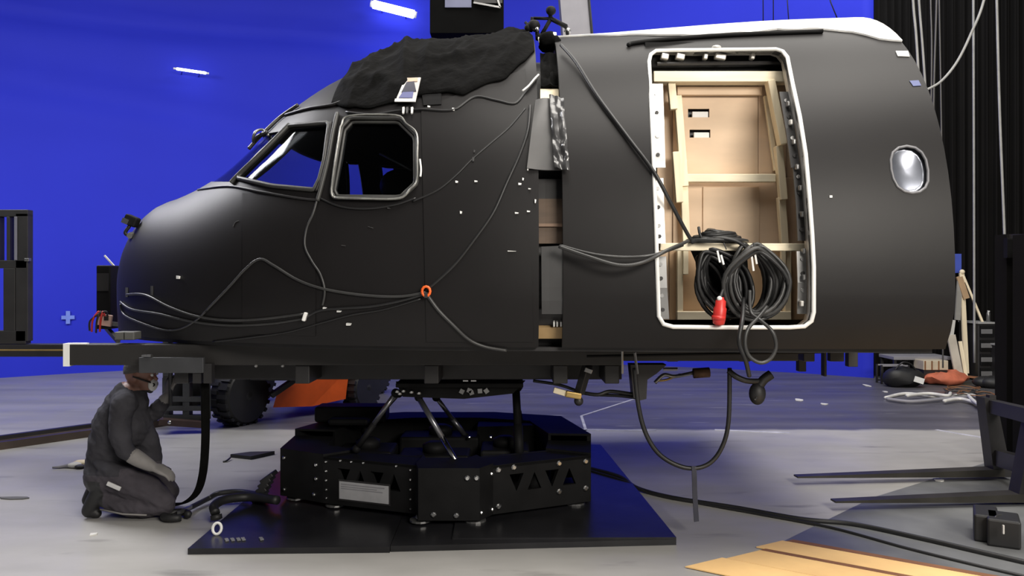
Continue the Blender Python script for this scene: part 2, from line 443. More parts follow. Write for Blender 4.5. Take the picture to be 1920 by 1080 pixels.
# tape cross on the screen
c = wallpt(127); nr = Vector((CXW-c.x, CYW-c.y, 0)).normalized(); tn = Vector((0, 0, 1)).cross(nr)
zc = CZ-(595-HY)/F*c.y; cc = c+Vector((0, 0, zc))+nr*0.03
Mx = Matrix((tn, nr, Vector((0, 0, 1)))).transposed()
LB = mat('pale_blue_tape', (0.16, 0.24, 0.72), 0.6)
MB().box(cc, (.19, .02, .06), Mx).box(cc, (.06, .022, .21), Mx).build('tracking_mark', LB, label='pale blue tape cross stuck low on the blue screen', cat='tape mark')
# black curtains right of the screen, hung in folds
cpts = [Vector((5.72, 12.75)), Vector((6.55, 12.95)), Vector((7.4, 12.85)), Vector((8.2, 12.6)), Vector((9.0, 12.2)), Vector((9.8, 11.6))]
CL = ['black stage curtain hanging next to the edge of the blue screen', 'black stage curtain second from the blue screen, behind the hanging white ropes',
      'black stage curtain third from the blue screen, behind the drawer cases', 'black stage curtain fourth from the blue screen, behind the dark mast',
      'black stage curtain at the far right edge']
for i in range(5):
    a, b = cpts[i], cpts[i+1]; d = (b-a); nn = Vector((-d.y, d.x)).normalized(); v = []; f = []
    n = 70; ph = random.random()*6
    for k in range(n+1):
        t = k/n; o_ = 0.06*math.sin(t*PI*2*6+ph)+0.03*math.sin(t*PI*2*13+ph*2)
        for z in (0.02, 3.0, 6.0, 9.0):
            sq = 1.0 if z < 5 else 0.75
            q = a+d*t+nn*o_*sq; v.append((q.x, q.y, z))
    m_ = len(v)
    v += [(x-nn.x*.01, y-nn.y*.01, z) for x, y, z in v]
    for k in range(n):
        for j in range(3):
            p, q, r, s = k*4+j, (k+1)*4+j, (k+1)*4+j+1, k*4+j+1
            f.append((p, q, r, s)); f.append((m_+s, m_+r, m_+q, m_+p))
    obj('stage_curtain', v, f, CURT, smooth=True, label=CL[i], cat='curtain', group='black curtains on the right')
# glowing tubes up on the screen
GLOW = emis('tube_glow', (0.80, 0.85, 1.0), 9.0)
def tube_light(p0, p1, r, label, dz):
    a = wallpt(p0[0])*1.0; b = wallpt(p1[0])*1.0
    n0 = Vector((CXW-a.x, CYW-a.y, 0)).normalized()
    a = a+n0*0.35; b = b+n0*0.35
    A = Vector(((p0[0]-960)/F*a.y, a.y, CZ-(p0[1]-HY)/F*a.y)); B = Vector(((p1[0]-960)/F*b.y, b.y, CZ-(p1[1]-HY)/F*b.y))
    t = thing('tube_light', label, 'light', (A+B)/2, 'glowing tubes on the blue screen')
    MB().tube([A, B], r, 14).build('tube', GLOW, t, True)
    d = (B-A).normalized()
    for q, s in ((A, -1), (B, 1)): MB().tube([q+d*s*0.002, q+d*s*0.05], r*0.8, 12).build('end_cap', WHITE, t)
    for q in (A.lerp(B, .2), A.lerp(B, .8)):
        MB().tube([q-n0*r*0.5, q-n0*0.36], 0.01, 6).build('bracket', mat('blue_bracket', (.03, .04, .4)), t)
tube_light((331, 129), (386, 137), 0.022, 'small glowing white tube high on the left of the blue screen', 0)
tube_light((700, 8), (776, 27), 0.075, 'large glowing white tube near the top of the blue screen', 0)

# ================================================================== COCKPIT SHELL
CK = thing('cockpit_shell', 'matte black airliner nose shell with cockpit windows, draped in black cloth on top', 'cockpit', (-1.2, YC, ZB))
st = cossp(TIP, -2.3, 12)+[-2.3+(0.145+2.3)*i/34 for i in range(1, 35)]
WIN1 = [(450, 334), (497, 288), (543, 242), (616, 235), (606, 300), (597, 335), (588, 354), (515, 347)]
WIN2 = [(634, 366), (629, 356), (640, 300), (648, 247), (662, 231), (745, 231), (775, 260), (776, 342), (749, 367)]
def frontcut(side):
    lo = pt(425, 347); hi = pt(528, 246); s = side
    k = 1.0 if s > 0 else 0.80
    q = [(0.035, 2.31), ((YC-lo.y)*k, lo.z+.02), ((YC-hi.y)*k, hi.z+(.0 if s > 0 else .08)), (0.035, hi.z+.10)]
    return MB().prism([Vector((-3.3, YC-s*y, z)) for y, z in q], (2.15, 0, 0))
FW1 = [(-1.55, 2.08), (-1.47, 2.60), (-1.37, 2.61), (-1.38, 2.06)]
FW2 = [(-1.22, 2.05), (-1.21, 2.60), (-.90, 2.61), (-.84, 2.55), (-.84, 2.12), (-.92, 2.05)]
def far_prism(xz): return MB().prism([Vector((x, YC, z)) for x, z in xz], (0, 3.2, 0))
cut1 = yprism(WIN1, 3.2, YC); cut2 = yprism(WIN2, 3.2, YC); cut3 = far_prism(FW1); cut4 = far_prism(FW2); cf1 = frontcut(1); cf2 = frontcut(-1)
v, f = shell(st, 0.045)
v, f = boolean(v, f, [cut1, cut2, cut3, cut4, cf1, cf2])
hullo = obj('hull', v, f, [HULL, HULLIN], CK)
def inner_black(o):
    base = rootloc(o)
    for p in o.data.polygons:
        c = p.center+base
        if c.x < TIP+0.1: continue
        d = wf(c.x)
        # faces whose centre lies well within the outer form belong to the inside skin
        q = c+Vector((0, 0, 0)); n = nrm(q) if hf(q.x) > 0.05 else Vector((0, -1, 0))
        if q.z < hf(q.x)+ZC+0.2 and inside(q+n*0.02) and p.normal.dot(n) < 0.2: p.material_index = 1
inner_black(hullo); shade_auto(hullo, 30)
stp = st
def pane(cut, name='pane', parent=CK, stations=stp, half=None):
    v, f = shell(stations, 0.008, 0.012)
    k = cut if half is None else cut
    v, f = boolean(v, f, [k], 'INTERSECT'); o = obj(name, v, f, GLASS, parent); shade_auto(o, 30); return o
def half_prism(pxs, near=True):
    return yprism(pxs, 3.2, YC) if near else yprism(pxs, YC, 9.4)
WN = [('windscreen', cf1), ('windscreen', cf2)]
for nm, k in WN: pane(k, nm)
for pxs in (WIN1, WIN2):
    pane(half_prism(pxs, True), 'side_window')
for k in (cut3, cut4): pane(k, 'side_window')
for xz in (FW1, FW2):
    L = []
    for i in range(len(xz)):
        for q in range(5):
            t = q/5; x = xz[i][0]*(1-t)+xz[(i+1) % len(xz)][0]*t; z = xz[i][1]*(1-t)+xz[(i+1) % len(xz)][1]*t; L.append(Vector((x, YC+hw(x, z)+.01, z)))
    MB().tube(L, .018, 6, True).build('window_frame', TRIM, CK, True)
def frame_line(pxs, r, m, name, mirror=False, off=0.01, n=4, parent=None):
    c = []
    L = len(pxs)
    for i in range(L):
        a = Vector((*pxs[i], 0)); b = Vector((*pxs[(i+1) % L], 0))
        for k in range(6): q = a.lerp(b, 0.06+0.88*k/5); c.append(pt(q.x, q.y, off))
    if mirror: c = [Vector((p.x, 2*YC-p.y, p.z)) for p in c]
    return MB().tube(c, r, 6, closed=True).build(name, m, parent or CK, True)
def grow(pxs, d):
    cx = sum(p[0] for p in pxs)/len(pxs); cy = sum(p[1] for p in pxs)/len(pxs); o = []
    for x, y in pxs:
        l = math.hypot(x-cx, y-cy); o.append((x+(x-cx)/l*d, y+(y-cy)/l*d))
    return o
for mir in (False,):
    frame_line(grow(WIN1, 4), 0.014, TRIM, 'window_frame', mir)
    frame_line(grow(WIN2, 8), 0.011, TRIM, 'window_frame', mir)
    frame_line(grow(WIN2, 2), 0.009, TRIM, 'window_frame', mir, 0.0)
LITE = mat('worn_edge_metal', (0.30, 0.30, 0.28), 0.35, metal=0.6, var=0.5, scale=14)
w2 = grow(WIN2, 7)
MB().tube(surf_line([(633, 374), (626, 358), (640, 262), (645, 240), (660, 224), (745, 223), (764, 238), (784, 257), (785, 300), (784, 342), (772, 358), (752, 375), (690, 376), (633, 374)], 0.03, 5), 0.006, 6).build('edge_strip', LITE, CK, True)
MB().tube(surf_line([(789, 302), (791, 320), (790, 334)], 0.02), 0.006, 6).build('edge_strip', TAPEW, CK, True)
# pillar strips between the windows, seam under the windscreen
MB().tube(surf_line([(634, 215), (626, 250), (617, 300), (606, 345), (597, 378)], 0.012), 0.013, 6).build('pillar_strip', TRIM, CK, True)
MB().tube(surf_line([(622, 232), (613, 285), (604, 330), (594, 360)], 0.01), 0.012, 6).build('pillar_strip', HULL, CK, True)
MB().tube(surf_line([(372, 357), (430, 350), (490, 360), (560, 372), (600, 376)], 0.004), 0.008, 6).build('sill_seam', BLK, CK, True)
MB().tube(surf_line([(545, 236), (500, 282), (450, 330), (436, 345)], 0.012), 0.016, 6).build('window_post', TRIM, CK, True)
MB().tube(surf_line([(535, 218), (580, 205), (625, 198), (650, 188)], 0.008), 0.01, 6).build('brow_seam', BLK, CK, True)
MB().tube(surf_line([(562, 200), (530, 222), (505, 245), (485, 265), (470, 282)], 0.015), 0.012, 6).build('brow_strip', BLK, CK, True)
# wiper bracket on the brow
b = pt(487, 263, 0.02)
MB().tube(cr([pt(478, 272, .01), pt(479, 262, .045), pt(488, 253, .06), pt(500, 250, .03), pt(503, 254, 0.0)], 5), 0.009, 6).build('grab_loop', GMET, CK, True)
MB().tube(cr([pt(483, 268, .02), pt(490, 262, .03), pt(505, 252, .02)], 5), 0.012, 6).build('wiper_base', BLK, CK, True)
# nose sensor
ns = pt(258, 424, 0.0)
MB().box(ns+Vector((-.03, -.02, .035)), (.09, .07, .07), Matrix.Rotation(.4, 3, 'Y'), .012).build('sensor_body', BLK2, CK)
MB().box(ns+Vector((-.055, -.062, .03)), (.045, .012, .035), Matrix.Rotation(.4, 3, 'Y')).build('sensor_lens', STEEL, CK)
MB().tube(cr([ns+Vector((-.04, -.03, 0)), ns+Vector((-.07, -.03, -.05)), ns+Vector((-.02, -.03, -.075)), ns+Vector((.03, -.01, -.08))], 5), .012, 6).build('sensor_lead', CAB, CK, True)
MB().cyl(ns+Vector((-.02, -.04, -.06)), ns+Vector((-.02, -.075, -.07)), .02, 10).build('sensor_knob', GMET, CK)
# scraps of tape, bolts and scuffs
for x, y, w, h in [(857, 342, 5, 4), (893, 341, 6, 3), (865, 399, 4, 5), (969, 400, 7, 3), (991, 397, 6, 3), (975, 346, 6, 4), (981, 337, 3, 5), (851, 207, 5, 5), (336, 520, 5, 6),
                   (610, 578, 6, 5), (637, 583, 8, 3), (655, 607, 9, 4), (1004, 378, 3, 7), (960, 471, 16, 1.5), (730, 391, 5, 2), (888, 300, 4, 8), (890, 285, 3, 5), (990, 318, 3, 6), (805, 202, 5, 3), (993, 355, 5, 2)]:
    dark = (x, y) in ((888, 300), (890, 285), (730, 391))
    surf_patch('tape_scrap', [(x-w/2, y-h/2), (x+w/2, y-h/2+1), (x+w/2-1, y+h/2), (x-w/2, y+h/2)], 1, 1, 0.012, 0.012, FOAM if dark else TAPEW, CK, False)
for x, y in [(238, 548), (285, 545)]:
    surf_patch('scratch_mark', [(x-2, y-9), (x+2, y-9), (x+2, y+9), (x-2, y+9)], 1, 2, 0.003, 0.003, FOAM, CK, False)
for q in ([(437, 425), (441, 417), (448, 414)], [(455, 415), (462, 414), (471, 413)], [(690, 425), (700, 428)], [(640, 460), (648, 461)]):
    MB().tube(surf_line(q, .001, 3), .0018, 4).build('scratch_mark', FOAM, CK)
surf_patch('tape_strip', [(485, 440), (490, 440), (490, 482), (485, 482)], 1, 3, 0.003, 0.003, BLK, CK, False)
surf_patch('tape_strip', [(850, 425), (862, 425), (874, 490), (866, 490)], 1, 3, 0.003, 0.003, BLK, CK, False)
surf_patch('skin_panel', [(790, 205), (985, 130), (1000, 640), (800, 640)], 14, 18, 0.006, 0.006, HULL, CK)
surf_patch('skin_panel', [(455, 362), (592, 380), (592, 630), (455, 625)], 10, 12, 0.004, 0.004, HULL, CK)
# photo print taped on the roof
surf_patch('photo_print', [(763, 157), (792, 156), (782, 200), (745, 199)], 4, 4, 0.04, 0.006, mat('print_paper', (.62, .60, .58), .5, var=.1), CK)
surf_patch('print_figure', [(766, 166), (780, 164), (784, 182), (757, 184)], 3, 3, 0.045, 0.004, mat('print_dark', (.03, .03, .05), .5), CK)
surf_patch('print_figure', [(759, 184), (779, 183), (777, 194), (752, 194)], 2, 2, 0.045, 0.004, mat('print_blue', (.13, .14, .30), .5), CK)
surf_patch('print_figure', [(768, 158), (787, 158), (786, 164), (768, 165)], 2, 2, 0.045, 0.004, mat('print_tan', (.60, .42, .30), .5), CK)
surf_patch('print_border', [(745, 196), (783, 196), (782, 201), (744, 201)], 2, 1, 0.045, 0.005, TAPEW, CK, False)
for x in (757, 764, 773): surf_patch('roof_clip', [(x, 208), (x+4, 207), (x+3, 218), (x, 219)], 1, 1, 0.03, 0.01, TAPEW if x != 764 else GMET, CK, False)
surf_patch('roof_recess', [(792, 180), (828, 178), (828, 198), (795, 200)], 3, 2, 0.012, 0.006, BLK2, CK, False)
# interior bulkhead, boards showing in the joint
def bulkhead(X, d, m, parent, name='bulkhead'):
    s = section(X, d); return MB().prism(s, (0.03, 0, 0)).build(name, m, parent)
bulkhead(0.06, 0.06, HULLIN, CK)
MB().prism(section(0.095, .15), (.20, 0, 0)).build('joint_collar', BLK, CK)
JO = -0.10
def joint(name, y0, y1, m, off=JO, x0=1004, x1=1062, nu=3, nv=4): return surf_patch(name, [(x0, y0), (x1, y0), (x1, y1), (x0, y1)], nu, nv, off, 0.03, m, CK, False)
surf_patch('joint_cloth', [(1012, 84), (1048, 84), (1048, 147), (1014, 147)], 6, 9, lambda u, v: -0.05+0.05*noise.noise(Vector((u*3, v*5, 2))), 0.02, CLOTH, CK)
joint('joint_block', 148, 174, PINE, -0.07, 1013, 1047)
joint('joint_board', 322, 362, BLK)
joint('joint_board', 362, 414, DWOOD); joint('joint_rail', 413, 419, mat('joint_rail_wood', (.19, .12, .08)), -0.085); joint('joint_board', 419, 452, DWOOD)
surf_patch('joint_foam', [(1015, 462), (1056, 460), (1058, 590), (1016, 590)], 3, 5, -0.012, 0.05, FOAM, CK, False)
joint('joint_board', 590, 626, BLK); joint('joint_block', 627, 651, mat('offcut_pine', (.42, .28, .13), .6, var=.15), -0.08)
for x in (1037, 1043, 1050): surf_patch('joint_screw', [(x, 612), (x+3, 612), (x+3, 622), (x, 622)], 1, 1, -0.06, 0.02, TAPEW, CK, False)
# flap of sheet and glossy plastic over the joint
surf_patch('joint_flap', [(1004, 192), (1046, 190), (1058, 322), (988, 318)], 10, 14, lambda u, v: 0.02+0.012*math.sin(u*4+v*3), 0.008, mat('flap_sheet', (.075, .074, .075), .5), CK)
surf_patch('plastic_sheet', [(1030, 188), (1057, 194), (1068, 326), (1040, 320)], 10, 34, lambda u, v: 0.045+0.022*noise.noise(Vector((u*3, v*8, 5))), 0.008, PLAST, CK)
# pilot seat seen through the side window
SEAT = thing('pilot_seat', 'dark pilot seat with rounded headrest behind the cockpit side window', 'seat', (-.88, 6.1, ZB+.03))
MB().box((-.98, 6.1, 1.42), (.5, .5, .12), None, .04).build('cushion', BLK, SEAT)
MB().box((-.74, 6.1, 1.78), (.12, .5, .72), Matrix.Rotation(.12, 3, 'Y'), .05).build('backrest', BLK, SEAT)
MB().ball((-.87, 6.1, 2.27), .15, 10, (.9, .9, .85)).build('headrest', BLK, SEAT, True)
MB().box((-.80, 6.1, 2.15), (.05, .14, .12)).build('headrest_post', BLK, SEAT)
MB().box((-.92, 6.1, 1.295), (.30, .30, .14), None, .02).build('pedestal', BLK, SEAT)
a = P(712, 288, 5.0); b_ = P(772, 319, 4.92)
MB().tube([a, b_], .008, 6).build('window_rod', GMET, CK, True)

# cloth heaped over the roof
def drape():
    low = [(628, 196), (655, 207), (700, 203), (745, 193), (800, 178), (870, 178), (905, 165), (950, 146), (985, 118), (1008, 88)]
    lp = [pt(*q) for q in low]
    X0, X1 = lp[0].x-0.02, 0.14; nx, nt = 140, 100
    def zlow(x):
        for i in range(len(lp)-1):
            if lp[i].x <= x <= lp[i+1].x:
                t = (x-lp[i].x)/(lp[i+1].x-lp[i].x); return lp[i].z*(1-t)+lp[i+1].z*t
        return lp[0].z if x < lp[0].x else lp[-1].z
    O = []; I = []
    for i in range(nx+1):
        x = X0+(X1-X0)*i/nx; h = hf(x); w = wf(x)
        zl = min(0.985, max(0.2, (zlow(x)-ZC)/h)); zl = min(.985, zl+0.015*noise.noise(Vector((x*9, 0, 0))))
        t0 = math.asin(zl**(NE/2)); t1 = PI-t0*0.9
        edge = min(1, i/8)*min(1, (nx-i)/4+.25)
        for j in range(nt+1):
            v = j/nt; t = t0+(t1-t0)*v; c = math.cos(t); s = math.sin(t)
            p = Vector((x, YC-w*math.copysign(abs(c)**(2/NE), c), ZC+h*abs(s)**(2/NE)))
            n = nrm(p)
            if n.z < 0: n = -n
            q = Vector((x*2.2+j*0.03, v*5+x*1.3, 0))
            q2 = Vector((x*3.2+v*2.2, v*9-x*2.5, 1))
            fold = 0.05*(1-2*abs(noise.noise(q2*.8)))**2*.8+0.016*(1-2*abs(noise.noise(q2*1.7+Vector((3, 1, 0)))))**2+0.006*noise.noise(q*7)
            hump = 0.075*math.exp(-((x+0.68)/0.20)**2)+0.02*math.exp(-((x+1.05)/0.2)**2)+0.035*math.exp(-((x-.0)/.2)**2)
            fade = min(1, v/0.12)*min(1, (1-v)/.1)
            # a long overlap crease running down the near side
            cr_ = 0.035*math.exp(-((x+0.62+0.25*v)/0.03)**2)
            d = 0.012+edge*((0.2+0.8*fade)*fold+hump*min(1, v*2.2)*fade+cr_*fade)
            O.append(p+n*d); I.append(p+n*0.004)
    w_ = nt+1; k = len(O); f = []
    for i in range(nx):
        for j in range(nt):
            a, b, c, d = i*w_+j, i*w_+j+1, (i+1)*w_+j+1, (i+1)*w_+j
            f.append((a, b, c, d)); f.append((k+d, k+c, k+b, k+a))
    for i in range(nx): a = i*w_; f.append((a, a+w_, k+a+w_, k+a)); a = i*w_+nt; f.append((a, k+a, k+a+w_, a+w_))
    for j in range(nt): f.append((j, k+j, k+j+1, j+1)); a = nx*w_+j; f.append((a, a+1, k+a+1, k+a))
    return obj('black_cloth', O+I, f, CLOTH, smooth=True, label='crumpled black cloth draped over the cockpit roof', cat='cloth')
drape()
# boards and wires at the nose tip
t = thing('nose_box', 'thin black box standing on end just ahead of the nose', 'box', P(208, 615, 6.5))
a, b_ = P(198, 615, 6.5), P(224, 498, 6.5)
MB().box((a+b_)/2, (abs(b_.x-a.x), .3, abs(b_.z-a.z)), None, .01).build('case', BLK2, t)
MB().box((a+b_)/2+Vector((0, -.155, .12)), (abs(b_.x-a.x)*.8, .012, .14)).build('face_plate', BLK, t)
MB().bar(P(196, 479, 6.5), P(214, 499, 6.5), .012, .012).build('white_stick', TAPEW, t)
MB().bar(P(200, 615, 6.5), P(222, 640, 6.35), .03, .03).build('foot_bracket', GMET, t)
t = thing('circuit_board', 'small pale circuit board with loose red and black wires at the nose tip', 'circuit board', P(195, 612, 6.1))
a = P(196, 600, 6.1)
MB().box(a, (.11, .02, .085), Matrix.Rotation(.15, 3, 'Y')).build('board', mat('pale_pink_board', (.75, .5, .42)), t)
MB().box(a+Vector((.02, -.014, .012)), (.03, .01, .03)).build('chip', BLK, t)
for i, (x1, y1, m_) in enumerate([(172, 622, RED), (180, 624, CAB), (187, 622, RED), (168, 620, CAB)]):
    MB().tube(cr([a+Vector((-.03+.02*i, -.015, .03)), P(185+4*i, 584, 6.08), P(x1+2, 600, 6.06), P(x1, y1, 6.08)], 6), .007, 6).build('wire', m_, t, True)
MB().bar(P(200, 606, 6.12), P(258, 612, 6.14), .02, .03).build('arm', GMET, t)

# cables run over the nose: each its own thing
def cable(pxs, r, label, m=CAB, off=None, name='cable', n=6):
    r *= 0.62
    return MB().tube(surf_line(pxs, off if off else r*1.1, n), r, 7).build(name, m, smooth=True, label=label, cat='cable', group='cables on the cockpit side')
cable([(388, 583), (430, 540), (462, 505), (489, 486), (515, 498), (560, 525), (610, 542), (680, 553), (750, 556), (800, 548)], .013, 'black cable peaking under a tape strip below the windscreen, running to the orange clip', CABG)
cable([(596, 375), (588, 402), (576, 430), (573, 462), (586, 490), (602, 515), (610, 545), (606, 572)], .011, 'black cable dropping in an s-curve from between the cockpit windows', CABG)
cable([(800, 550), (822, 580), (850, 608), (880, 635), (910, 648), (950, 655)], .016, 'thick cable curving down from the orange clip to the frame', CABG)
cable([(240, 552), (275, 553), (320, 575), (370, 592), (430, 600), (500, 597), (570, 588)], .012, 'uppermost cable of the looped bundle on the nose', CABG)
cable([(228, 566), (250, 580), (300, 588), (360, 602), (430, 609), (510, 606), (574, 596)], .012, 'middle cable of the looped bundle on the nose', CABG)
cable([(228, 570), (235, 590), (270, 606), (310, 618), (340, 616), (370, 600), (388, 583)], .011, 'lowest cable loop on the nose, below the bundle', CABG)
cable([(574, 596), (600, 582), (640, 578), (700, 574), (760, 562), (800, 550)], .012, 'cable running from the bundle tie to the orange clip', CAB)
cable([(400, 640), (470, 632), (540, 622), (600, 606), (660, 590), (720, 580), (790, 560)], .009, 'thin cable rising along the bottom of the nose to the orange clip', CAB)
cable([(800, 545), (850, 500), (890, 450), (925, 400), (950, 345), (975, 290), (990, 245), (994, 200)], .014, 'black cable climbing from the orange clip to the taped joint', CAB)
cable([(775, 378), (820, 358), (855, 330), (885, 300), (920, 270), (955, 240), (985, 205)], .009, 'thin black cable slanting up behind the side window', CAB)
cable([(600, 372), (640, 388), (690, 392), (740, 385), (780, 372)], .009, 'thin cable sagging along the sill of the side window', CAB)
cable([(650, 212), (700, 217), (745, 210), (790, 207), (850, 208), (890, 184), (930, 190), (965, 196), (985, 175), (1006, 150)], .012, 'cable running along the cockpit roof edge below the black cloth', CAB)
cable([(980, 178), (992, 168), (1002, 156), (1010, 148)], .009, 'short white cable at the top of the joint', TAPEW, .03)
MB().tube(cr([P(1048, 462, 4.24), P(1100, 480, 4.2), P(1160, 497, 4.18), P(1205, 492, 4.18), P(1250, 470, 4.2), P(1290, 452, 4.35)], 8), .010, 7).build('cable', CABG, smooth=True, label='lower cable sagging from the joint to the doorway', cat='cable')
MB().tube(cr([P(1050, 460, 4.25), P(1110, 476, 4.21), P(1170, 482, 4.2), P(1225, 478, 4.2), P(1280, 460, 4.35)], 8), .008, 7).build('cable', CABG, smooth=True, label='upper cable sagging from the joint to the doorway', cat='cable')
# orange clip
c = pt(801, 546, .02)
t = thing('rope_clip', 'small orange ring clip tying cables on the cockpit side', 'clip', c)
MB().tube([c+Vector((.022*math.cos(q*PI/6), -.012, .026*math.sin(q*PI/6))) for q in range(12)], .008, 6, True).build('ring', ORANGE, t, True)
MB().box(c+Vector((0, -.01, -.02)), (.018, .02, .03)).build('clip_body', BLK, t)
c = pt(575, 592, .02)
MB().box(c, (.02, .03, .05), Matrix.Rotation(.3, 3, 'Y'), .005).build('cable_tie', TAPEW, label='white tie holding the cable bundle on the nose', cat='cable tie')

# ================================================================== REAR FUSELAGE SECTION
RS = thing('fuselage_section', 'dark grey cabin fuselage section with open doorway, oval window and white highlight strip along the crown', 'fuselage', (1.3, YC, ZB))
st2 = [0.275+(2.32-0.275)*i/34 for i in range(35)]
DOOR = [(1217, 116), (1220, 104), (1230, 97), (1260, 96), (1350, 95), (1455, 94), (1467, 98), (1476, 109), (1486, 160), (1499, 220), (1510, 290), (1517, 370), (1522, 440), (1525, 500), (1525, 585), (1521, 601), (1508, 611), (1480, 613), (1350, 613), (1262, 612), (1244, 607), (1235, 592), (1232, 500), (1229, 400), (1225, 300), (1221, 200)]
PW = [(1670, 300), (1674, 286), (1685, 277), (1700, 274), (1716, 277), (1728, 286), (1736, 300), (1740, 320), (1740, 340), (1735, 352), (1724, 360), (1710, 362), (1696, 359), (1683, 350), (1675, 335), (1671, 318)]
dcut = yprism(DOOR, 3.4, 5.7); pcut = yprism(PW, 3.4, 5.2)
v, f = shell(st2, 0.05); v, f = boolean(v, f, [dcut, pcut])
ro = obj('hull', v, f, [HULL, HULLIN], RS); inner_black(ro); shade_auto(ro, 30)
bulkhead(0.30, 0.07, DWOOD, RS); bulkhead(2.24, 0.07, PLY, RS)
# crown: blown highlight on the white top, built as a proud white strip
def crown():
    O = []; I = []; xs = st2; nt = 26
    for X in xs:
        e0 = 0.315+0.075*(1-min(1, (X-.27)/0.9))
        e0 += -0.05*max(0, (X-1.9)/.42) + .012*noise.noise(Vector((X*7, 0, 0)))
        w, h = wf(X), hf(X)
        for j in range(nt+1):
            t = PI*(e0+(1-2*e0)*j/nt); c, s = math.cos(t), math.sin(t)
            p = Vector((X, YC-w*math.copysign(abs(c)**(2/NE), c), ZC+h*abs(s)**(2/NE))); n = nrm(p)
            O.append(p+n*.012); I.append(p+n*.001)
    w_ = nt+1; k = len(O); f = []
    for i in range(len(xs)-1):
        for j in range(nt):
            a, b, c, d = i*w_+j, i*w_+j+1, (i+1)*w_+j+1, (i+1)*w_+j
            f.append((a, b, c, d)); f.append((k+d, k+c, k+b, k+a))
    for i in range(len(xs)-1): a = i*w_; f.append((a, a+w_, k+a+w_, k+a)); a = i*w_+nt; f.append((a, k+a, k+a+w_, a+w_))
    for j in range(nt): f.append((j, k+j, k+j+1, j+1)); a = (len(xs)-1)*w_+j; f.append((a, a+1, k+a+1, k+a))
    o = obj('crown_highlight_skin', O+I, f, WHITE, RS); shade_auto(o, 40); o['label'] = 'white crown strip standing in for the blown highlight'
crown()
MB().tube(surf_line([(1178, 88), (1188, 84), (1240, 78), (1330, 71), (1430, 66), (1542, 62)], .012), .014, 6).build('drip_rail', BLK2, RS, True)
surf_patch('white_tape', [(1679, 97), (1702, 97), (1705, 107), (1683, 106)], 3, 2, .006, .005, TAPEW, RS, False)
surf_patch('blue_tape', [(1705, 152), (1722, 151), (1727, 161), (1712, 162)], 2, 2, .003, .002, mat('faded_blue_tape', (.10, .12, .26)), RS, False)
surf_patch('rivet', [(1555, 367), (1560, 367), (1560, 371), (1555, 371)], 1, 1, .006, .006, TAPEW, RS, False)
# door surround
def ring_from(px, d_in, y_in, y0=0.0):
    q = [pt(*p) for p in px]; n = len(q); c = sum(q, Vector((0, 0, 0)))/n; A = []; 
    for p in q:
        dx = p.x-c.x; dz = p.z-c.z
        A.append((p, Vector((p.x-math.copysign(min(abs(dx), d_in), dx), p.y+y_in, p.z-math.copysign(min(abs(dz), d_in), dz)))))
    return A
q = [pt(*p, .006) for p in DOOR]
MB().tube(q, .0115, 8, True).build('door_rim', WHITE, RS, True)
R = ring_from(DOOR, 0.0, 0.11); n = len(R)
v = [a for a, b in R]+[b for a, b in R]; v += [p+Vector((-.006 if p.x < 1.2 else .006, 0, 0)) for p in v]
f = []
for k in range(n):
    j = (k+1) % n; f += [(k, j, n+j, n+k), (2*n+k, 3*n+k, 3*n+j, 2*n+j), (k, 2*n+k, 2*n+j, j), (n+k, n+j, 3*n+j, 3*n+k)]
obj('door_jamb', v, f, WMET, RS, True)
# flange behind the jamb: left, right and bottom strips with bolts
def flange(pxs, w, m, name='door_flange'):
    for i in range(len(pxs)-1):
        a = pt(*pxs[i])+Vector((0, .09, 0)); b = pt(*pxs[i+1])+Vector((0, .09, 0))
        MB().prism([a, b, b+Vector((w, 0, 0)), a+Vector((w, 0, 0))], (0, .012, 0)).build(name, m, RS)
        for k in (0.25, 0.7):
            c = a.lerp(b, k)+Vector((w*.45, -.008, 0)); MB().cyl(c, c+Vector((0, .02, 0)), .011, 8).build('bolt', GMET if k < .5 else BLK, RS)
flange([(1224, 150), (1226, 230), (1228, 310)], .075, WMET)
flange([(1229, 330), (1231, 410), (1233, 455)], .06, WMET)
flange([(1234, 480), (1236, 540), (1240, 600)], .06, GMET)
flange([(1488, 165), (1501, 235), (1512, 310)], -.05, BLK)
flange([(1512, 310), (1518, 380), (1522, 450)], -.04, BLK)
flange([(1523, 470), (1525, 530), (1524, 590)], -.05, GMET)
for (x, y) in [(1486, 190), (1491, 225), (1497, 262), (1503, 310), (1509, 350), (1513, 400), (1516, 470), (1516, 520), (1512, 570)]:
    c = pt(x, y)+Vector((0, .07, 0)); MB().box(c, (.018, .03, .03), None, .005).build('latch_pad', GMET if int(y) % 3 else WMET, RS)
# dark header with fittings above the timber
a = P(1226, 100, 4.92); b_ = P(1484, 132, 4.92)
MB().box((a+b_)/2+Vector((0, .04, 0)), (b_.x-a.x+.1, .05, .25)).build('header_panel', BLK2, RS)
for x, w in [(1246, 14), (1275, 16), (1350, 20), (1322, 8), (1410, 8)]:
    c = P(x, 107, 4.87); MB().box(c, (w/F*4.85, .05, .035), Matrix.Rotation(.2, 3, 'Y'), .006).build('header_fitting', WMET, RS)
MB().tube([P(1232, 120, 4.87), P(1475, 118, 4.87)], .012, 6).build('header_rod', BLK, RS)
c = pt(1343, 93, .015); MB().ball(c, .018, 8, (1.6, 1, .7)).build('door_knob', WMET, RS, True)
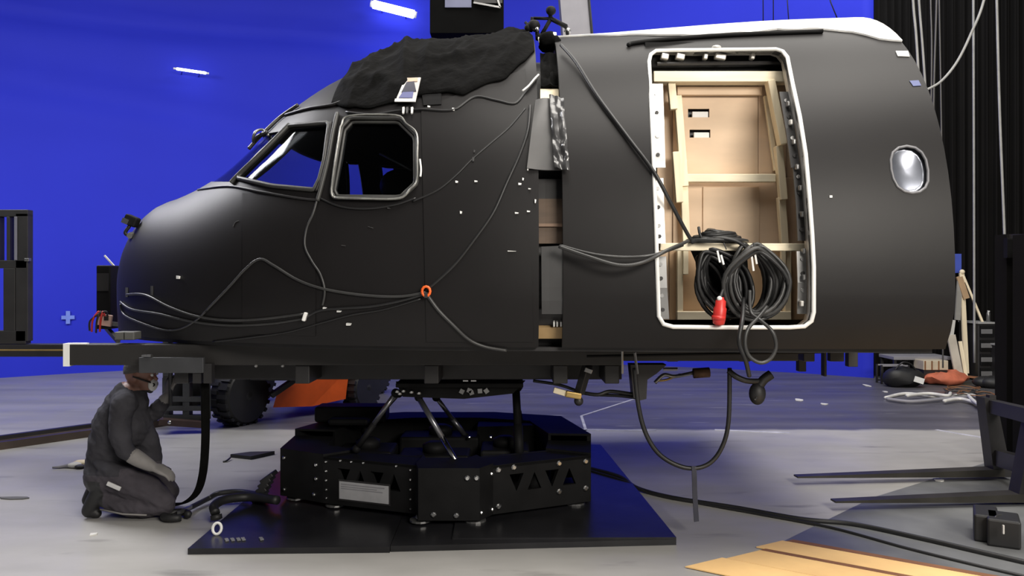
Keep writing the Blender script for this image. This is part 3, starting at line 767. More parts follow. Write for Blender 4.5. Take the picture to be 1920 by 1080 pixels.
# oval cabin window: rim and recessed bowed pane
MB().tube([pt(*p, .0) for p in PW], .008, 8, True).build('window_rim', mat('rim_grey', (.16, .16, .17), .45, metal=.3), RS, True)
wc = pt(1705, 318)
def bowed(px, dep, bow):
    q = [pt(*p)+Vector((0, dep, 0)) for p in px]; c = sum(q, Vector((0, 0, 0)))/len(q); v = []; f = []; n = len(q); R_ = 6
    for r in range(R_+1):
        t = r/R_
        for p in q:
            s = c+(p-c)*max(t, .02); s.y -= bow*(1-t*t); v.append(s)
    for r in range(R_):
        for k in range(n): f.append((r*n+k, r*n+(k+1) % n, (r+1)*n+(k+1) % n, (r+1)*n+k))
    f.append(list(range(n))); m_ = len(v); v += [p+Vector((0, .01, 0)) for p in v]
    f += [[m_+i for i in g][::-1] for g in f]; f += [(R_*n+k, R_*n+(k+1) % n, m_+R_*n+(k+1) % n, m_+R_*n+k) for k in range(n)]
    return v, f
v, f = bowed(PW, .022, -.03)
SIL = mat('silvered_pane', (0.34, 0.36, 0.42), 0.32, metal=0.85, var=0.12, scale=9)
obj('window_pane', v, f, SIL, RS, True)
surf_patch('window_surround', [(1665, 268), (1745, 268), (1746, 369), (1667, 369)], 2, 2, -.09, .01, HULLIN, RS, False)

# ---- timber infill in the doorway
TI = thing('timber_infill', 'pale timber studs and plywood closing the fuselage doorway', 'timber frame', P(1380, 600, 4.85))
YI = 4.90
def pbox(name, x0, y0, x1, y1, Y, dep, m, parent, lean=0.0, bev=.004):
    a, b = P(x0, y0, Y), P(x1, y1, Y)
    M = Matrix.Rotation(lean, 3, 'Y') if lean else None
    return MB().box((a+b)/2+Vector((0, dep/2, 0)), (abs(b.x-a.x), dep, abs(b.z-a.z)), M, bev).build(name, m, parent)
# plywood sheets (upper with two hand slots, side strips, lower)
def ply_slots():
    a, b = P(1262, 150, YI+.04), P(1421, 330, YI+.04); mb = MB().box((a+b)/2+Vector((0, .006, 0)), (b.x-a.x, .012, a.z-b.z))
    ks = []
    for (x0, y0, x1, y1) in [(1290, 204, 1330, 220), (1293, 243, 1332, 258)]:
        p, q = P(x0, y0, YI+.04), P(x1, y1, YI+.04); ks.append(MB().box((p+q)/2, (q.x-p.x, .2, p.z-q.z)))
    v, f = boolean(mb.v, mb.f, ks); obj('plywood_sheet', v, f, PLY, TI)
    for (x0, y0, x1, y1) in [(1290, 204, 1330, 220), (1293, 243, 1332, 258)]:
        pbox('slot_back', x0-6, y0-6, x1+6, y1+6, YI+.09, .01, BLK, TI); pbox('slot_block', x0+8, y0+5, x1-2, y1+1, YI+.043, .02, TAPEW, TI)
ply_slots()
pbox('plywood_sheet', 1422, 150, 1475, 332, YI+.04, .012, PLY, TI)
pbox('plywood_sheet', 1262, 333, 1505, 470, YI+.042, .012, PLY, TI)
pbox('plywood_panel', 1318, 350, 1424, 470, YI+.030, .012, PLY, TI)
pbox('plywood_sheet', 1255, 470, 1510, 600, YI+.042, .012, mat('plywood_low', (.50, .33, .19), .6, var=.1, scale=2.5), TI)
pbox('plywood_sheet', 1232, 140, 1262, 600, YI+.06, .012, PLY, TI); pbox('plywood_sheet', 1475, 140, 1525, 600, YI+.06, .012, PLY, TI)
pbox('cleat', 1270, 162, 1430, 178, YI, .03, PLY, TI)
pbox('header_plank', 1226, 133, 1482, 153, YI-.10, .10, PINEH, TI)
def stud(x0, y0, x1, y1, w, Y, dep=.045, nm='stud', m=PINE):
    a, b = P(x0, y0, Y), P(x1, y1, Y); return MB().bar(a, b, dep, w*1.15/F*Y, .004).build(nm, m, TI)
stud(1258, 153, 1263, 206, 12, YI-.05); stud(1270, 180, 1283, 350, 13, YI-.03); stud(1280, 300, 1287, 470, 11, YI-.02); stud(1267, 285, 1274, 380, 11, YI-.06)
stud(1443, 152, 1467, 272, 20, YI-.08); stud(1459, 274, 1468, 375, 14, YI-.04); stud(1464, 370, 1471, 470, 13, YI-.02)
stud(1436, 180, 1455, 320, 8, YI+.01, .03)
pbox('mid_rail', 1284, 326, 1455, 341, YI-.04, .05, PINEH, TI)
pbox('stud', 1270, 470, 1281, 600, YI-.02, .05, PINE, TI); pbox('stud', 1472, 470, 1484, 600, YI-.02, .05, PINE, TI)
pbox('stud', 1281, 462, 1291, 515, YI-.05, .03, PINE, TI); pbox('stud', 1465, 465, 1474, 525, YI-.05, .03, PINE, TI)
pbox('bottom_rail', 1270, 584, 1484, 600, YI-.03, .05, PINEH, TI)
CB = MB().bar(P(1236, 463, 4.46), P(1518, 464, 4.46), .06, 14/F*4.46, .004).build('door_crossbar', PINEH, label='pale timber batten across the doorway carrying the cable coils', cat='batten')

# ---- cable coils on the batten
def loop_pts(cx, cy, rx, ry, Y, tilt=0, n=28, ph=0):
    L = []
    for k in range(n):
        a = 2*PI*k/n; x = rx*math.cos(a); y = ry*math.sin(a)
        # gathered at the top, wide at the bottom
        if y < 0: x *= 1-0.55*(-y/ry)**2
        L.append(P(cx+x*math.cos(tilt)-y*math.sin(tilt), cy+x*math.sin(tilt)+y*math.cos(tilt), Y+.03*math.sin(a+ph)))
    return L
t1 = thing('cable_coil', 'thick black cable coil hanging below the doorway batten, right of the red plug', 'cable coil', P(1410, 600, 4.36))
for i in range(14):
    MB().tube(loop_pts(1407+random.uniform(-8, 8)+i*1.2, 530+random.uniform(-7, 7), 30+2.2*i+random.uniform(-2, 2), 62+random.uniform(-3, 6), 4.40-.009*i, random.uniform(-.12, .10), ph=i), .012, 6, True).build('cable_loop', CABG if i % 3 else CAB, t1, True)
t2 = thing('cable_coil', 'slack black cable coil behind, left under the doorway batten', 'cable coil', P(1340, 590, 4.46))
for i in range(15):
    MB().tube(loop_pts(1336+random.uniform(-10, 10)+i*2, 520+random.uniform(-6, 8)+i, 16+2.4*i+random.uniform(-3, 3), 44+i*1.9, 4.52-.006*i, -.35+random.uniform(-.2, .1), ph=i*2), .012, 6, True).build('cable_loop', CAB, t2, True)
MB().prism([P(1296, 470, 4.58), P(1400, 468, 4.58), P(1410, 600, 4.58), P(1372, 600, 4.58), P(1335, 560, 4.58)], (0, .015, 0)).build('dark_wrap', CLOTH, t2)
t3 = thing('cable_coil', 'heap of black cable lying on top of the doorway batten', 'cable coil', P(1350, 455, 4.46))
for i in range(9):
    cy = 452-2.2*i; rx = 52-4*i+random.uniform(-4, 4); L = []
    for k in range(22):
        a = 2*PI*k/22; L.append(P(1345+random.uniform(-2, 2)+rx*math.cos(a), cy+3*math.sin(a+i), 4.46+.10*math.sin(a)))
    MB().tube(L, .011, 6, True).build('cable_loop', CAB if i % 2 else CABG, t3, True)
MB().tube(cr([P(1296, 455, 4.40), P(1318, 448, 4.38), P(1350, 446, 4.36), P(1380, 452, 4.36), P(1400, 465, 4.37)], 6), .011, 6).build('cable_end', CAB, t3, True)
MB().tube(cr([P(1318, 452, 4.38), P(1312, 438, 4.38), P(1310, 426, 4.4)], 5), .008, 6).build('cable_end', CAB, t3, True)
for x, y0, y1, m_ in [(1345, 470, 492, TAPEW), (1352, 478, 496, TAPEW), (1408, 470, 508, TAPEW), (1414, 468, 495, TAPEW), (1357, 455, 468, BLK), (1412, 455, 470, BLK)]:
    MB().bar(P(x, y0, 4.28), P(x+5, y1, 4.28), .010, .004).build('cable_tie', m_, t1)
t = thing('red_plug', 'red power plug hanging from the cable coil in the doorway', 'plug', P(1348, 610, 4.25))
MB().lathe([(.014, 0), (.030, .008), (.034, .03), (.034, .09), (.028, .10), (.027, .13), (.016, .14), (.014, .15)], P(1347, 610, 4.25), (.10, 0, 1), 14).build('plug_body', RED, t, True)
MB().lathe([(.036, 0), (.037, .012), (.036, .022)], P(1347, 600, 4.25), (.10, 0, 1), 14).build('collar', RED, t, True)
MB().ball(P(1349, 560, 4.24), .014, 6).build('gland', TAPEW, t, True)
MB().tube(cr([P(1350, 560, 4.25), P(1357, 540, 4.28), P(1370, 505, 4.32), P(1395, 475, 4.36)], 6), .010, 6).build('lead', CAB, t, True)
MB().tube(cr([P(1406, 545, 4.26), P(1408, 585, 4.2), P(1425, 600, 4.15), P(1448, 622, 4.12), P(1455, 650, 4.12), P(1444, 673, 4.12), P(1425, 680, 4.12), P(1405, 668, 4.12), P(1397, 645, 4.12), P(1402, 618, 4.13), P(1422, 595, 4.16), P(1438, 575, 4.22)], 7), .010, 7).build('cable', CABG, smooth=True, label='thin cable hanging in a loop below the doorway sill', cat='cable')
MB().tube(cr([P(1395, 560, 4.3), P(1392, 600, 4.16), P(1386, 630, 4.13), P(1388, 650, 4.13), P(1398, 675, 4.14), P(1405, 705, 4.2)], 7), .012, 7).build('cable', CAB, smooth=True, label='thick cable dropping from the coil over the doorway sill', cat='cable')
MB().tube(cr([P(1052, 84, 4.95), pt(1080, 125, .03), pt(1120, 185, .02), pt(1180, 265, .02), pt(1226, 326, .02), P(1260, 385, 4.35), P(1290, 440, 4.40), P(1300, 455, 4.42)], 6), .011, 7).build('rope', CAB, smooth=True, label='taut black rope slanting from the fuselage top down to the doorway', cat='rope')
t = thing('sill_fitting', 'row of small silver fittings on the doorway sill below the coil', 'fitting', P(1395, 600, 4.5))
for x in (1373, 1386, 1408, 1418): MB().ball(P(x, 588, 4.5), .018, 6).build('fitting_knob', STEEL, t, True)
MB().bar(P(1366, 594, 4.5), P(1425, 592, 4.5), .03, .02).build('fitting_rail', BLK, t)

# camera rig of clamps at the top of the joint
t = thing('clamp_rig', 'black clamps and pipes rigged on the roof at the joint between nose and cabin', 'rig', P(1030, 70, 5.6))
Yr = 5.5
for a, b_, r in [((1033, 35), (1015, 66), .014), ((1033, 35), (1000, 34), .011), ((1033, 35), (1062, 50), .016), ((1062, 50), (1064, 64), .012), ((1033, 35), (1030, 20), .014), ((1006, 40), (1008, 75), .014), ((985, 42), (1003, 58), .010), ((998, 32), (995, 60), .012)]:
    MB().tube([P(*a, Yr), P(*b_, Yr+random.uniform(-.05, .05))], r, 8).build('pipe', BLK2, t, True)
for x, y, r in [(1033, 20, .036), (1001, 48, .045), (990, 52, .026), (1034, 66, .03), (1064, 58, .026), (1012, 70, .03)]:
    MB().ball(P(x, y, Yr-.02), r, 6, (1, .8, .9)).build('clamp', BLK2 if x != 1064 else GMET, t, True)
MB().box(P(1035, 68, Yr-.08), (.06, .05, .045), None, .006).build('white_block', TAPEW, t)
MB().ball(P(1007, 55, Yr-.06), .015, 6).build('bolt', STEEL, t, True)
MB().tube(cr([P(1010, 70, Yr-.03), P(1013, 82, Yr-.08), P(1016, 92, Yr-.12)], 4), .009, 6).build('strap', TAPEW, t, True)
for dx, dy, dz, r in [(-.02, -.14, -.01, .055), (.03, -.02, .0, .05), (-.01, .10, .01, .05)]:
    lp = MB().ball(P(1030, 82, 5.25)+Vector((dx, dy, dz)), r, 9, (1, 1.3, .8)); lp.v = [q+Vector((1, 1, 1))*.02*noise.noise(q*22) for q in lp.v]
    lp.build('cloth_pad', CLOTH, t, True)

# ================================================================== SUPPORT FRAME UNDER THE SHELLS
SF = thing('support_frame', 'black steel beam frame carrying the nose and cabin shells', 'frame', (-.4, YC, .93))
# deck cut to the plan of the shells
dk = [Vector((x, YC-wf(x)*.93+.02, ZB-.025)) for x in cossp(TIP+.02, -2.0, 10)+[-2+4.28*i/20 for i in range(1, 21)]]
dk += [Vector((p.x, 2*YC-p.y, p.z)) for p in dk[::-1]]
MB().prism(dk, (0, 0, .022)).build('deck', BLK, SF)
Yb = 4.93; zt = ZB-.027; zb = 1.04
xl = (130-960)/F*Yb; xr = (1168-960)/F*Yb
MB().box(((xl+xr)/2, Yb+.06, (zt+zb)/2), (xr-xl, .12, zt-zb), None, .006).build('side_beam', BEAM, SF)
MB().box(((xl+xr)/2, 2*YC-Yb-.06, (zt+zb)/2), (xr-xl-.3, .12, zt-zb), None, .006).build('side_beam', BEAM, SF)
ec = MB().box((xl-.018, Yb+.025, (zt+zb)/2), (.036, .06, zt-zb+.012)).build('beam_end_cap', WHITE, SF); ec['label'] = 'white end cap'
MB().box((xl+.05, Yb+.02, zt+.004), (.10, .04, .008)).build('end_tape', WHITE, SF)
x2 = (1500-960)/F*Yb
MB().box(((xr+x2)/2, Yb+.06, 1.115), (x2-xr-.01, .10, .10), None, .006).build('rear_beam', BEAM, SF)
MB().box(((xr+x2)/2, 2*YC-Yb-.06, 1.115), (x2-xr-.01, .10, .10), None, .006).build('rear_beam', BEAM, SF)
x3 = (1400-960)/F*5.2
for Y_, h in ((5.35, .13), (6.95, .13)):
    MB().box((-.70, Y_, zb-.07), (2.85, .10, .128), None, .006).build('lower_beam', BLK, SF)
for X_ in (-2.05, -1.3, -.5, .3, .62):
    MB().box((X_, YC, zb-.062), (.09, 2*(YC-Yb)-.10, .115), None, .006).build('cross_beam', BLK, SF)
for X_ in (1.0, 1.45, 1.85):
    MB().box((X_, YC, 1.10), (.07, 2.3, .09), None, .006).build('cross_beam', BLK, SF)
# steel bracket hung from the beam over the worker
GB = mat('dull_grey_steel', (.055, .057, .062), .5, metal=.3, var=.2)
a, b_ = P(262, 670, 4.87), P(383, 699, 4.87)
MB().box((a+b_)/2, (b_.x-a.x, .03, a.z-b_.z), None, .004).build('hanger_plate', GB, SF)
MB().box(P(276, 667, 4.86), (.055, .03, .012)).build('plate_tab', STEEL, SF)
for x in (372, 392):
    a = P(x, 684, 4.9); MB().box(a-Vector((0, 0, .05)), (.05, .05, .12)).build('hanger_leg', BLK, SF)
# right hand posts and pipes below the cabin
def ppost(x, y0, y1, Y, w, m=BLK, nm='drop_post', dep=.06): return pbox(nm, x-w/2, y0, x+w/2, y1, Y, dep, m, SF)
a = P(1200, 684, 5.0); 
MB().prism([P(1182, 684, 5.0), P(1250, 684, 5.0), P(1232, 700, 5.0), P(1214, 712, 5.0), P(1212, 748, 5.0), P(1200, 751, 5.0), P(1188, 746, 5.0)], (0, .12, 0)).build('corner_foot', BLK, SF)
for x, y0, y1, w in [(1505, 655, 697, 14), (1548, 655, 706, 5), (1570, 660, 678, 26), (1600, 655, 688, 18)]:
    ppost(x, y0, y1, 5.3, w, BEAM)
MB().tube([P(1190, 660, 4.6), P(1195, 700, 4.75)], .008, 6).build('conduit', GMET, SF); MB().tube([P(1167, 656, 4.7), P(1167, 700, 4.75)], .007, 6).build('conduit', GMET, SF)
MB().tube([P(1100, 668, 4.85), P(1540, 660, 4.7)], .009, 6).build('conduit', BLK2, SF)
for x in (1345, 1440, 1537): MB().ball(P(x, 655 if x > 1500 else 654, 4.6), .010, 6).build('bolt', STEEL, SF)
for x in (530, 480, 563): MB().ball(P(x, 686 if x != 563 else 640, 4.91), .011, 6).build('bolt', GMET, SF)
for x in (232, 248): MB().box(P(x, 629, 5.0), (.07, .10, .05), None, .006).build('nose_pad', mat('pad_grey', (.09, .09, .085)), SF)

# cables and bits hanging under the cabin
def hang(pts, r, label, m=CAB, cat='cable', nm='cable'):
    return MB().tube(cr(pts, 9), r, 8).build(nm, m, smooth=True, label=label, cat=cat)
hang([P(1190, 690, 4.9), P(1197, 760, 4.9), P(1212, 815, 4.9), P(1240, 855, 4.9), P(1285, 877, 4.9), P(1325, 872, 4.9), P(1352, 842, 4.9), P(1366, 790, 4.9), P(1368, 690, 4.9)], .014, 'black cable hanging in a deep u-shape below the cabin section')
def ribbon(name, pts, w, label, m, cat='strap', th=.004, wdir=None):
    pts = cr(pts, 6); v = []; f = []; n = len(pts)
    for i, p in enumerate(pts):
        t = (pts[min(n-1, i+1)]-pts[max(0, i-1)]).normalized(); a = wdir or Vector((0, 1, 0)); s = (a-t*a.dot(t)).normalized(); u = t.cross(s)
        for x, y in ((-1, -1), (1, -1), (1, 1), (-1, 1)): v.append(p+s*x*w/2+u*y*th/2)
    for i in range(n-1):
        for k in range(4): f.append((i*4+k, i*4+(k+1) % 4, i*4+4+(k+1) % 4, i*4+4+k))
    f += [(3, 2, 1, 0), tuple(range((n-1)*4, n*4))]
    return obj(name, v, f, m, label=label, cat=cat)
STR = mat('strap_webbing', (.035, .037, .055), .8, var=.2)
ribbon('strap', [P(1301, 874, 4.89), P(1302, 895, 4.88), P(1303, 930, 4.88), P(1306, 978, 4.87)], .032, 'short dark webbing strap dangling from the bottom of the u-shaped cable', STR, wdir=Vector((1, .3, 0)))
hang([P(1000, 714, 5.3), P(1050, 722, 5.25), P(1100, 738, 5.2), P(1160, 742, 5.1), P(1195, 746, 5.02)], .010, 'thin black cable slung under the frame to the corner foot')
hang([P(1085, 735, 5.15), P(1120, 740, 5.1), P(1145, 734, 5.1), P(1190, 740, 5.05)], .012, 'short black cable lying behind the brass clamp under the frame')
t = thing('beam_clamp', 'black beam clamp with brass-coloured jaw under the frame', 'clamp', P(1085, 750, 5.1))
MB().bar(P(1102, 684, 5.05), P(1086, 738, 5.1), .05, .05, .005).build('clamp_arm', BLK, t)
MB().bar(P(1104, 690, 5.02), P(1101, 698, 5.02), .06, .05, .004).build('clamp_collar', GMET, t)
BRASS = mat('brass', (.55, .38, .14), .35, metal=.8, var=.3)
MB().bar(P(1038, 731, 5.08), P(1062, 738, 5.08), .03, .035, .004).build('wood_wedge', PINEH, t)
MB().bar(P(1060, 738, 5.07), P(1090, 743, 5.07), .04, .04, .008).build('clamp_jaw', BRASS, t)
MB().ball(P(1085, 752, 5.08), .03, 8).build('clamp_screw', BLK, t, True)
t = thing('cable_bundle', 'black taped cable bundle hanging below the right end of the cabin', 'cable bundle', P(1420, 757, 4.9))
MB().ball(P(1420, 738, 4.9), .06, 10, (.85, .8, 1.15)).build('wrapped_end', RUB, t, True)
MB().tube(cr([P(1422, 726, 4.9), P(1432, 712, 4.9), P(1446, 702, 4.9)], 5), [.03]*11, 8).build('neck', RUB, t, True)
MB().tube(cr([P(1366, 695, 4.9), P(1380, 706, 4.88), P(1400, 714, 4.88), P(1425, 715, 4.9)], 5), .018, 8).build('feeder', CAB, t, True)
MB().tube([P(1418, 745, 4.85), P(1416, 749, 4.84)], .006, 6).build('tag', STEEL, t)
t = thing('pipe_fitting', 'rusty pipe union and bent rods slung under the cabin beam', 'pipe', P(1280, 715, 5.5))
MB().tube([P(1300, 700, 5.5), P(1330, 698, 5.5)], .035, 10).build('union', mat('rusty_steel', (.12, .07, .045), .6, metal=.4, var=.4), t, True)
MB().tube(cr([P(1228, 718, 5.4), P(1245, 703, 5.4), P(1265, 706, 5.4), P(1300, 699, 5.5)], 5), .013, 7).build('bent_rod', GMET, t, True)
MB().tube(cr([P(1232, 714, 5.42), P(1250, 712, 5.42), P(1275, 702, 5.45)], 5), .008, 6).build('wire', BRASS, t, True)
MB().tube([P(1243, 692, 5.4), P(1270, 692, 5.4)], .012, 6).build('bright_rod', STEEL, t)

# ================================================================== MAT AND MOTION PLATFORM
t = thing('base_mat', 'large black steel base plate lying under the motion platform', 'base plate', (-.45, 6, 0))
MATM = mat('black_mat', (.017, .017, .019), .30, var=.4, scale=2.0, bump=.10, bscale=5, spec=.30)
m0, m1, m2, m3 = G(352, 1040), G(731, 1036), G(1268, 1022), G(1126, 843)
bl_ = Vector((-1.88+.02, m3.y, 0)); 
MB().prism([m0, Vector((m1.x, m0.y-.0+.03, 0)), Vector((m1.x-.05, m3.y, 0)), bl_], (0, 0, .035)).build('plate', MATM, t)
MB().prism([Vector((m1.x+.002, m0.y+.045, 0)), m2, m3, Vector((m1.x-.046, m3.y, 0))], (0, 0, .034)).build('plate', MATM, t)
MB().prism([Vector((m1.x+.35, m2.y-.015, .0345)), m2+Vector((0, 0, .0345)), m3+Vector((0, 0, .0345)), Vector((m1.x+.30, m3.y, .0345))], (0, 0, .012)).build('plate', MATM, t)
c = G(407, 1001, .04)
MB().tube([c+Vector((.026*math.cos(k*PI/8), .01*math.sin(k*PI/8), .032+.031*math.sin(k*PI/8))) for k in range(16)], .009, 6, True).build('lifting_ring', TAPEW, t, True)
for k, x in enumerate((425, 436, 447, 456, 490)):
    c = G(x, 1012-k*.5, .04); MB().box(c, (.02, .05, .006), Matrix.Rotation(.5, 3, 'Z')).build('chalk_mark', mat('dull_mark', (.15, .15, .16)), t)
MP = thing('motion_platform', 'black six-legged motion platform base with bolted plates and actuator rods', 'motion platform', (-.53, 5.85, .047))
z0, z1 = .075, .385
ring = [(-.58, 4.97), (-.20, 4.97), (-.12, 5.10), (.53, 5.40), (.57, 5.80), (.40, 6.55), (-.15, 6.75), (-.9, 6.75), (-1.40, 6.55), (-1.62, 6.0), (-1.60, 5.55), (-1.26, 5.36), (-.61, 5.11)]
def truss(a, b, z0, z1, holes, th=.03, nm='side_plate'):
    """plate from a to b with triangular lightening holes, inset by depth"""
    a = Vector((*a, 0)); b = Vector((*b, 0)); d = b-a; L = d.length; x = d/L; n = Vector((x.y, -x.x, 0))
    M = lambda u, z: a+x*u+Vector((0, 0, z))
    mb = MB().prism([M(0, z0), M(L, z0), M(L, z1), M(0, z1)], -n*th)
    ks = []
    for tri in holes: ks.append(MB().prism([M(u*L, z0+(z1-z0)*w)+n*.05 for u, w in tri], -n*.2))
    if ks: v, f = boolean(mb.v, mb.f, ks)
    else: v, f = mb.v, mb.f
    o = obj(nm, v, f, BLK2, MP)
    k = Vector((0, 0, 0)); W_ = .20
    return M, n, L
TRI = [[(.16, .78), (.30, .78), (.23, .42)], [(.34, .42), (.48, .42), (.41, .78)], [(.52, .78), (.66, .78), (.59, .42)], [(.70, .42), (.84, .42), (.77, .78)]]
def bolts(M, n, L, uz, r=.014, m=STEEL):
    for u, w in uz:
        c = M(u*L, z0+(z1-z0)*w); MB().lathe([(r, 0), (r, .008), (r*.6, .013)], c, n, 8).build('bolt', m, MP)
N_ = len(ring)
for i in range(N_):
    a, b_ = ring[i], ring[(i+1) % N_]
    long_ = i in (2, 5, 6, 7, 11)
    tri = TRI if i in (2, 11) else ([[(.3, .75), (.5, .75), (.4, .35)], [(.5, .35), (.7, .35), (.6, .75)]] if i in (5, 6, 7) else [])
    M, n, L = truss(a, b_, z0, z1+(.0 if i in (0, 1, 2, 3, 9, 10, 11, 12) else .05), tri)
    if i == 0: bolts(M, n, L, [(.25, .12), (.62, .10), (.8, .85), (.95, .85)], .018)
    if i == 1: bolts(M, n, L, [(.1, .15), (.9, .12), (.85, .85)], .014)
    if i == 2: bolts(M, n, L, [(.05, .9), (.2, .92), (.66, .9), (.94, .88), (.66, .3), (.94, .3), (.05, .15)], .020)
    if i == 10: bolts(M, n, L, [(.1, .85), (.1, .15), (.8, .15), (.85, .8), (.85, .5)], .014)
    if i == 11: bolts(M, n, L, [(.04, .9), (.04, .7), (.04, .5), (.04, .3), (.04, .12), (.95, .9), (.95, .7), (.95, .5), (.95, .3), (.95, .1), (.2, .95), (.32, .95), (.45, .95), (.8, .95)], .009)
# inner plates and lids give the ring its box section
cx, cy = -.53, 5.88
inn = [(cx+(x-cx)*.72, cy+(y-cy)*.68) for x, y in ring]
for i in range(N_):
    a, b_ = inn[i], inn[(i+1) % N_]; A, B = ring[i], ring[(i+1) % N_]; zz = z1+(.0 if i in (0, 1, 2, 3, 9, 10, 11, 12) else .05)
    MB().prism([Vector((*a, z0)), Vector((*b_, z0)), Vector((*b_, zz)), Vector((*a, zz))], Vector((a[0]-cx, a[1]-cy, 0)).normalized()*.02).build('inner_plate', BLK2, MP)
    if i not in (2, 11): MB().prism([Vector((*A, zz)), Vector((*B, zz)), Vector((*b_, zz)), Vector((*a, zz))], (0, 0, .015)).build('lid', BLK2, MP)
    else: MB().prism([Vector((*A, zz-.02)), Vector((*B, zz-.02)), Vector((*b_, zz-.02)), Vector((*a, zz-.02))], (0, 0, .018)).build('lid', BLK2, MP)
# drive units and floor pan inside the ring
MB().prism([Vector((*p, z0)) for p in inn], (0, 0, .02)).build('floor_pan', BLK2, MP)
for x, y, w, d, h in [(-.55, 5.75, .5, .3, .24), (-.05, 5.85, .35, .35, .26), (-1.05, 5.85, .4, .35, .25), (-.55, 6.2, .6, .3, .28)]:
    MB().box((x, y, z0+.02+h/2), (w, d, h), None, .02).build('drive_unit', BLK2, MP)
    MB().lathe([(.09, 0), (.09, .05), (.05, .07)], (x, y, z0+.02+h), (0, 0, 1), 16).build('motor', BLK2, MP, True)
# feet
for x, y in (ring[0], ring[1], ring[3], ring[10], ring[11], ring[5], ring[8]):
    q = Vector((cx+(x-cx)*.9, cy+(y-cy)*.9, .047)); MB().lathe([(.07, 0), (.07, .012), (.035, .02), (.03, .04)], q, (0, 0, 1), 14).build('foot', GMET, MP)
# raised blocks at the back
MB().box((-1.25, 6.3, .52), (.55, .22, .12), None, .02).build('rear_block', BLK2, MP)
MB().box((-1.22, 6.05, .50), (.30, .16, .05), None, .02).build('rear_block', BLK2, MP)
MB().prism([P(895, 800, 6.2), P(1062, 796, 6.2), P(1095, 822, 6.2), P(1097, 875, 6.2), P(895, 875, 6.2)], (0, .25, 0)).build('rear_block', BLK2, MP)
MB().box(P(1085, 872, 5.6)-Vector((.05, -.2, .03)), (.12, .5, .10), None, .02).build('rear_block', BLK2, MP)
for x, y in ((920, 812), (880, 812), (1038, 850)): MB().ball(P(x, y+8, 6.0), .014, 6).build('bolt', STEEL, MP)
# maker's plate on the front left side
a = Vector((*ring[11], 0)); b_ = Vector((*ring[12], 0)); x_ = (b_-a).normalized(); n_ = Vector((x_.y, -x_.x, 0)); L = (b_-a).length
pl = lambda u, z, o=.004: a+x_*u*L+n_*o+Vector((0, 0, z))
MB().prism([pl(.19, .12), pl(.72, .12), pl(.72, .235), pl(.19, .235)], n_*.006).build('name_plate', mat('silver_plate', (.42, .42, .44), .35, metal=.2, var=.06, scale=20), MP)
MB().prism([pl(.175, .108, .002), pl(.735, .108, .002), pl(.735, .247, .002), pl(.175, .247, .002)], n_*.003).build('plate_backing', BLK, MP)
for k, (u0, u1, z) in enumerate([(.21, .68, .215), (.21, .60, .200), (.21, .66, .187)]):
    MB().prism([pl(u0, z, .0105), pl(u1, z, .0105), pl(u1, z+.006, .0105), pl(u0, z+.006, .0105)], n_*.001).build('plate_print', mat('print_grey', (.22, .22, .24)), MP)
# actuators
def rod(a, b, r0, r1, m0=BLK2, m1=STEEL):
    a = Vector(a); b = Vector(b); k = a.lerp(b, .45)
    MB().tube([a, k], r0, 12).build('actuator_tube', m0, MP, True); MB().tube([k, b], r1, 12).build('actuator_rod', m1, MP, True)
    MB().ball(a, r0*1.5, 8).build('joint', BLK2, MP, True); MB().ball(b, r0*1.6, 8).build('joint', BLK2, MP, True)
DS = mat('dark_steel', (.22, .22, .24), .32, metal=.8, var=.1)
rod(P(668, 842, 5.45), P(742, 737, 5.45), .020, .017, BLK2, DS)
rod(P(866, 884, 5.20), P(785, 745, 5.45), .018, .020, STEEL, DS)
rod(P(873, 818, 6.15), P(818, 745, 6.0), .020, .017, DS, DS)
rod(P(974, 862, 5.55), P(967, 722, 5.75), .034, .028, BLK2, BLK2)
rod(P(686, 806, 6.25), P(748, 738, 6.2), .020, .016, BLK2, DS)
rod(P(978, 806, 6.45), P(966, 728, 6.35), .022, .02, BLK2, BLK2)
# moving top plate
zt_ = .925
front = [P(742, 716, 5.4), P(985, 714, 5.4), P(962, 738, 5.4), P(870, 748, 5.4), P(755, 744, 5.4)]
MB().prism([Vector((p.x, 5.4, p.z)) for p in front], (0, .025, 0)).build('top_plate_side', BLK2, MP)
MB().prism([Vector((p.x, 6.5, p.z)) for p in front], (0, .025, 0)).build('top_plate_side', BLK2, MP)
MB().box((-.35, 5.95, .86), (.85, 1.2, .03), None, .005).build('top_plate', BLK2, MP)
for x, y in [(745, 734), (757, 733), (772, 735), (786, 737), (750, 738)]: MB().lathe([(.014, 0), (.014, .01), (.008, .014)], P(x, y, 5.395), (0, -1, 0), 8).build('bolt', STEEL, MP)
for x, y in [(866, 734), (880, 732), (884, 736), (900, 733), (912, 733)]: MB().box(P(x, y, 5.39), (.03, .012, .03), Matrix.Rotation(x, 3, 'Y')).build('cutout_web', GMET, MP)
for x in (873, 888): MB().box(P(x, 714, 5.37), (.035, .01, .008)).build('pin', STEEL, MP)
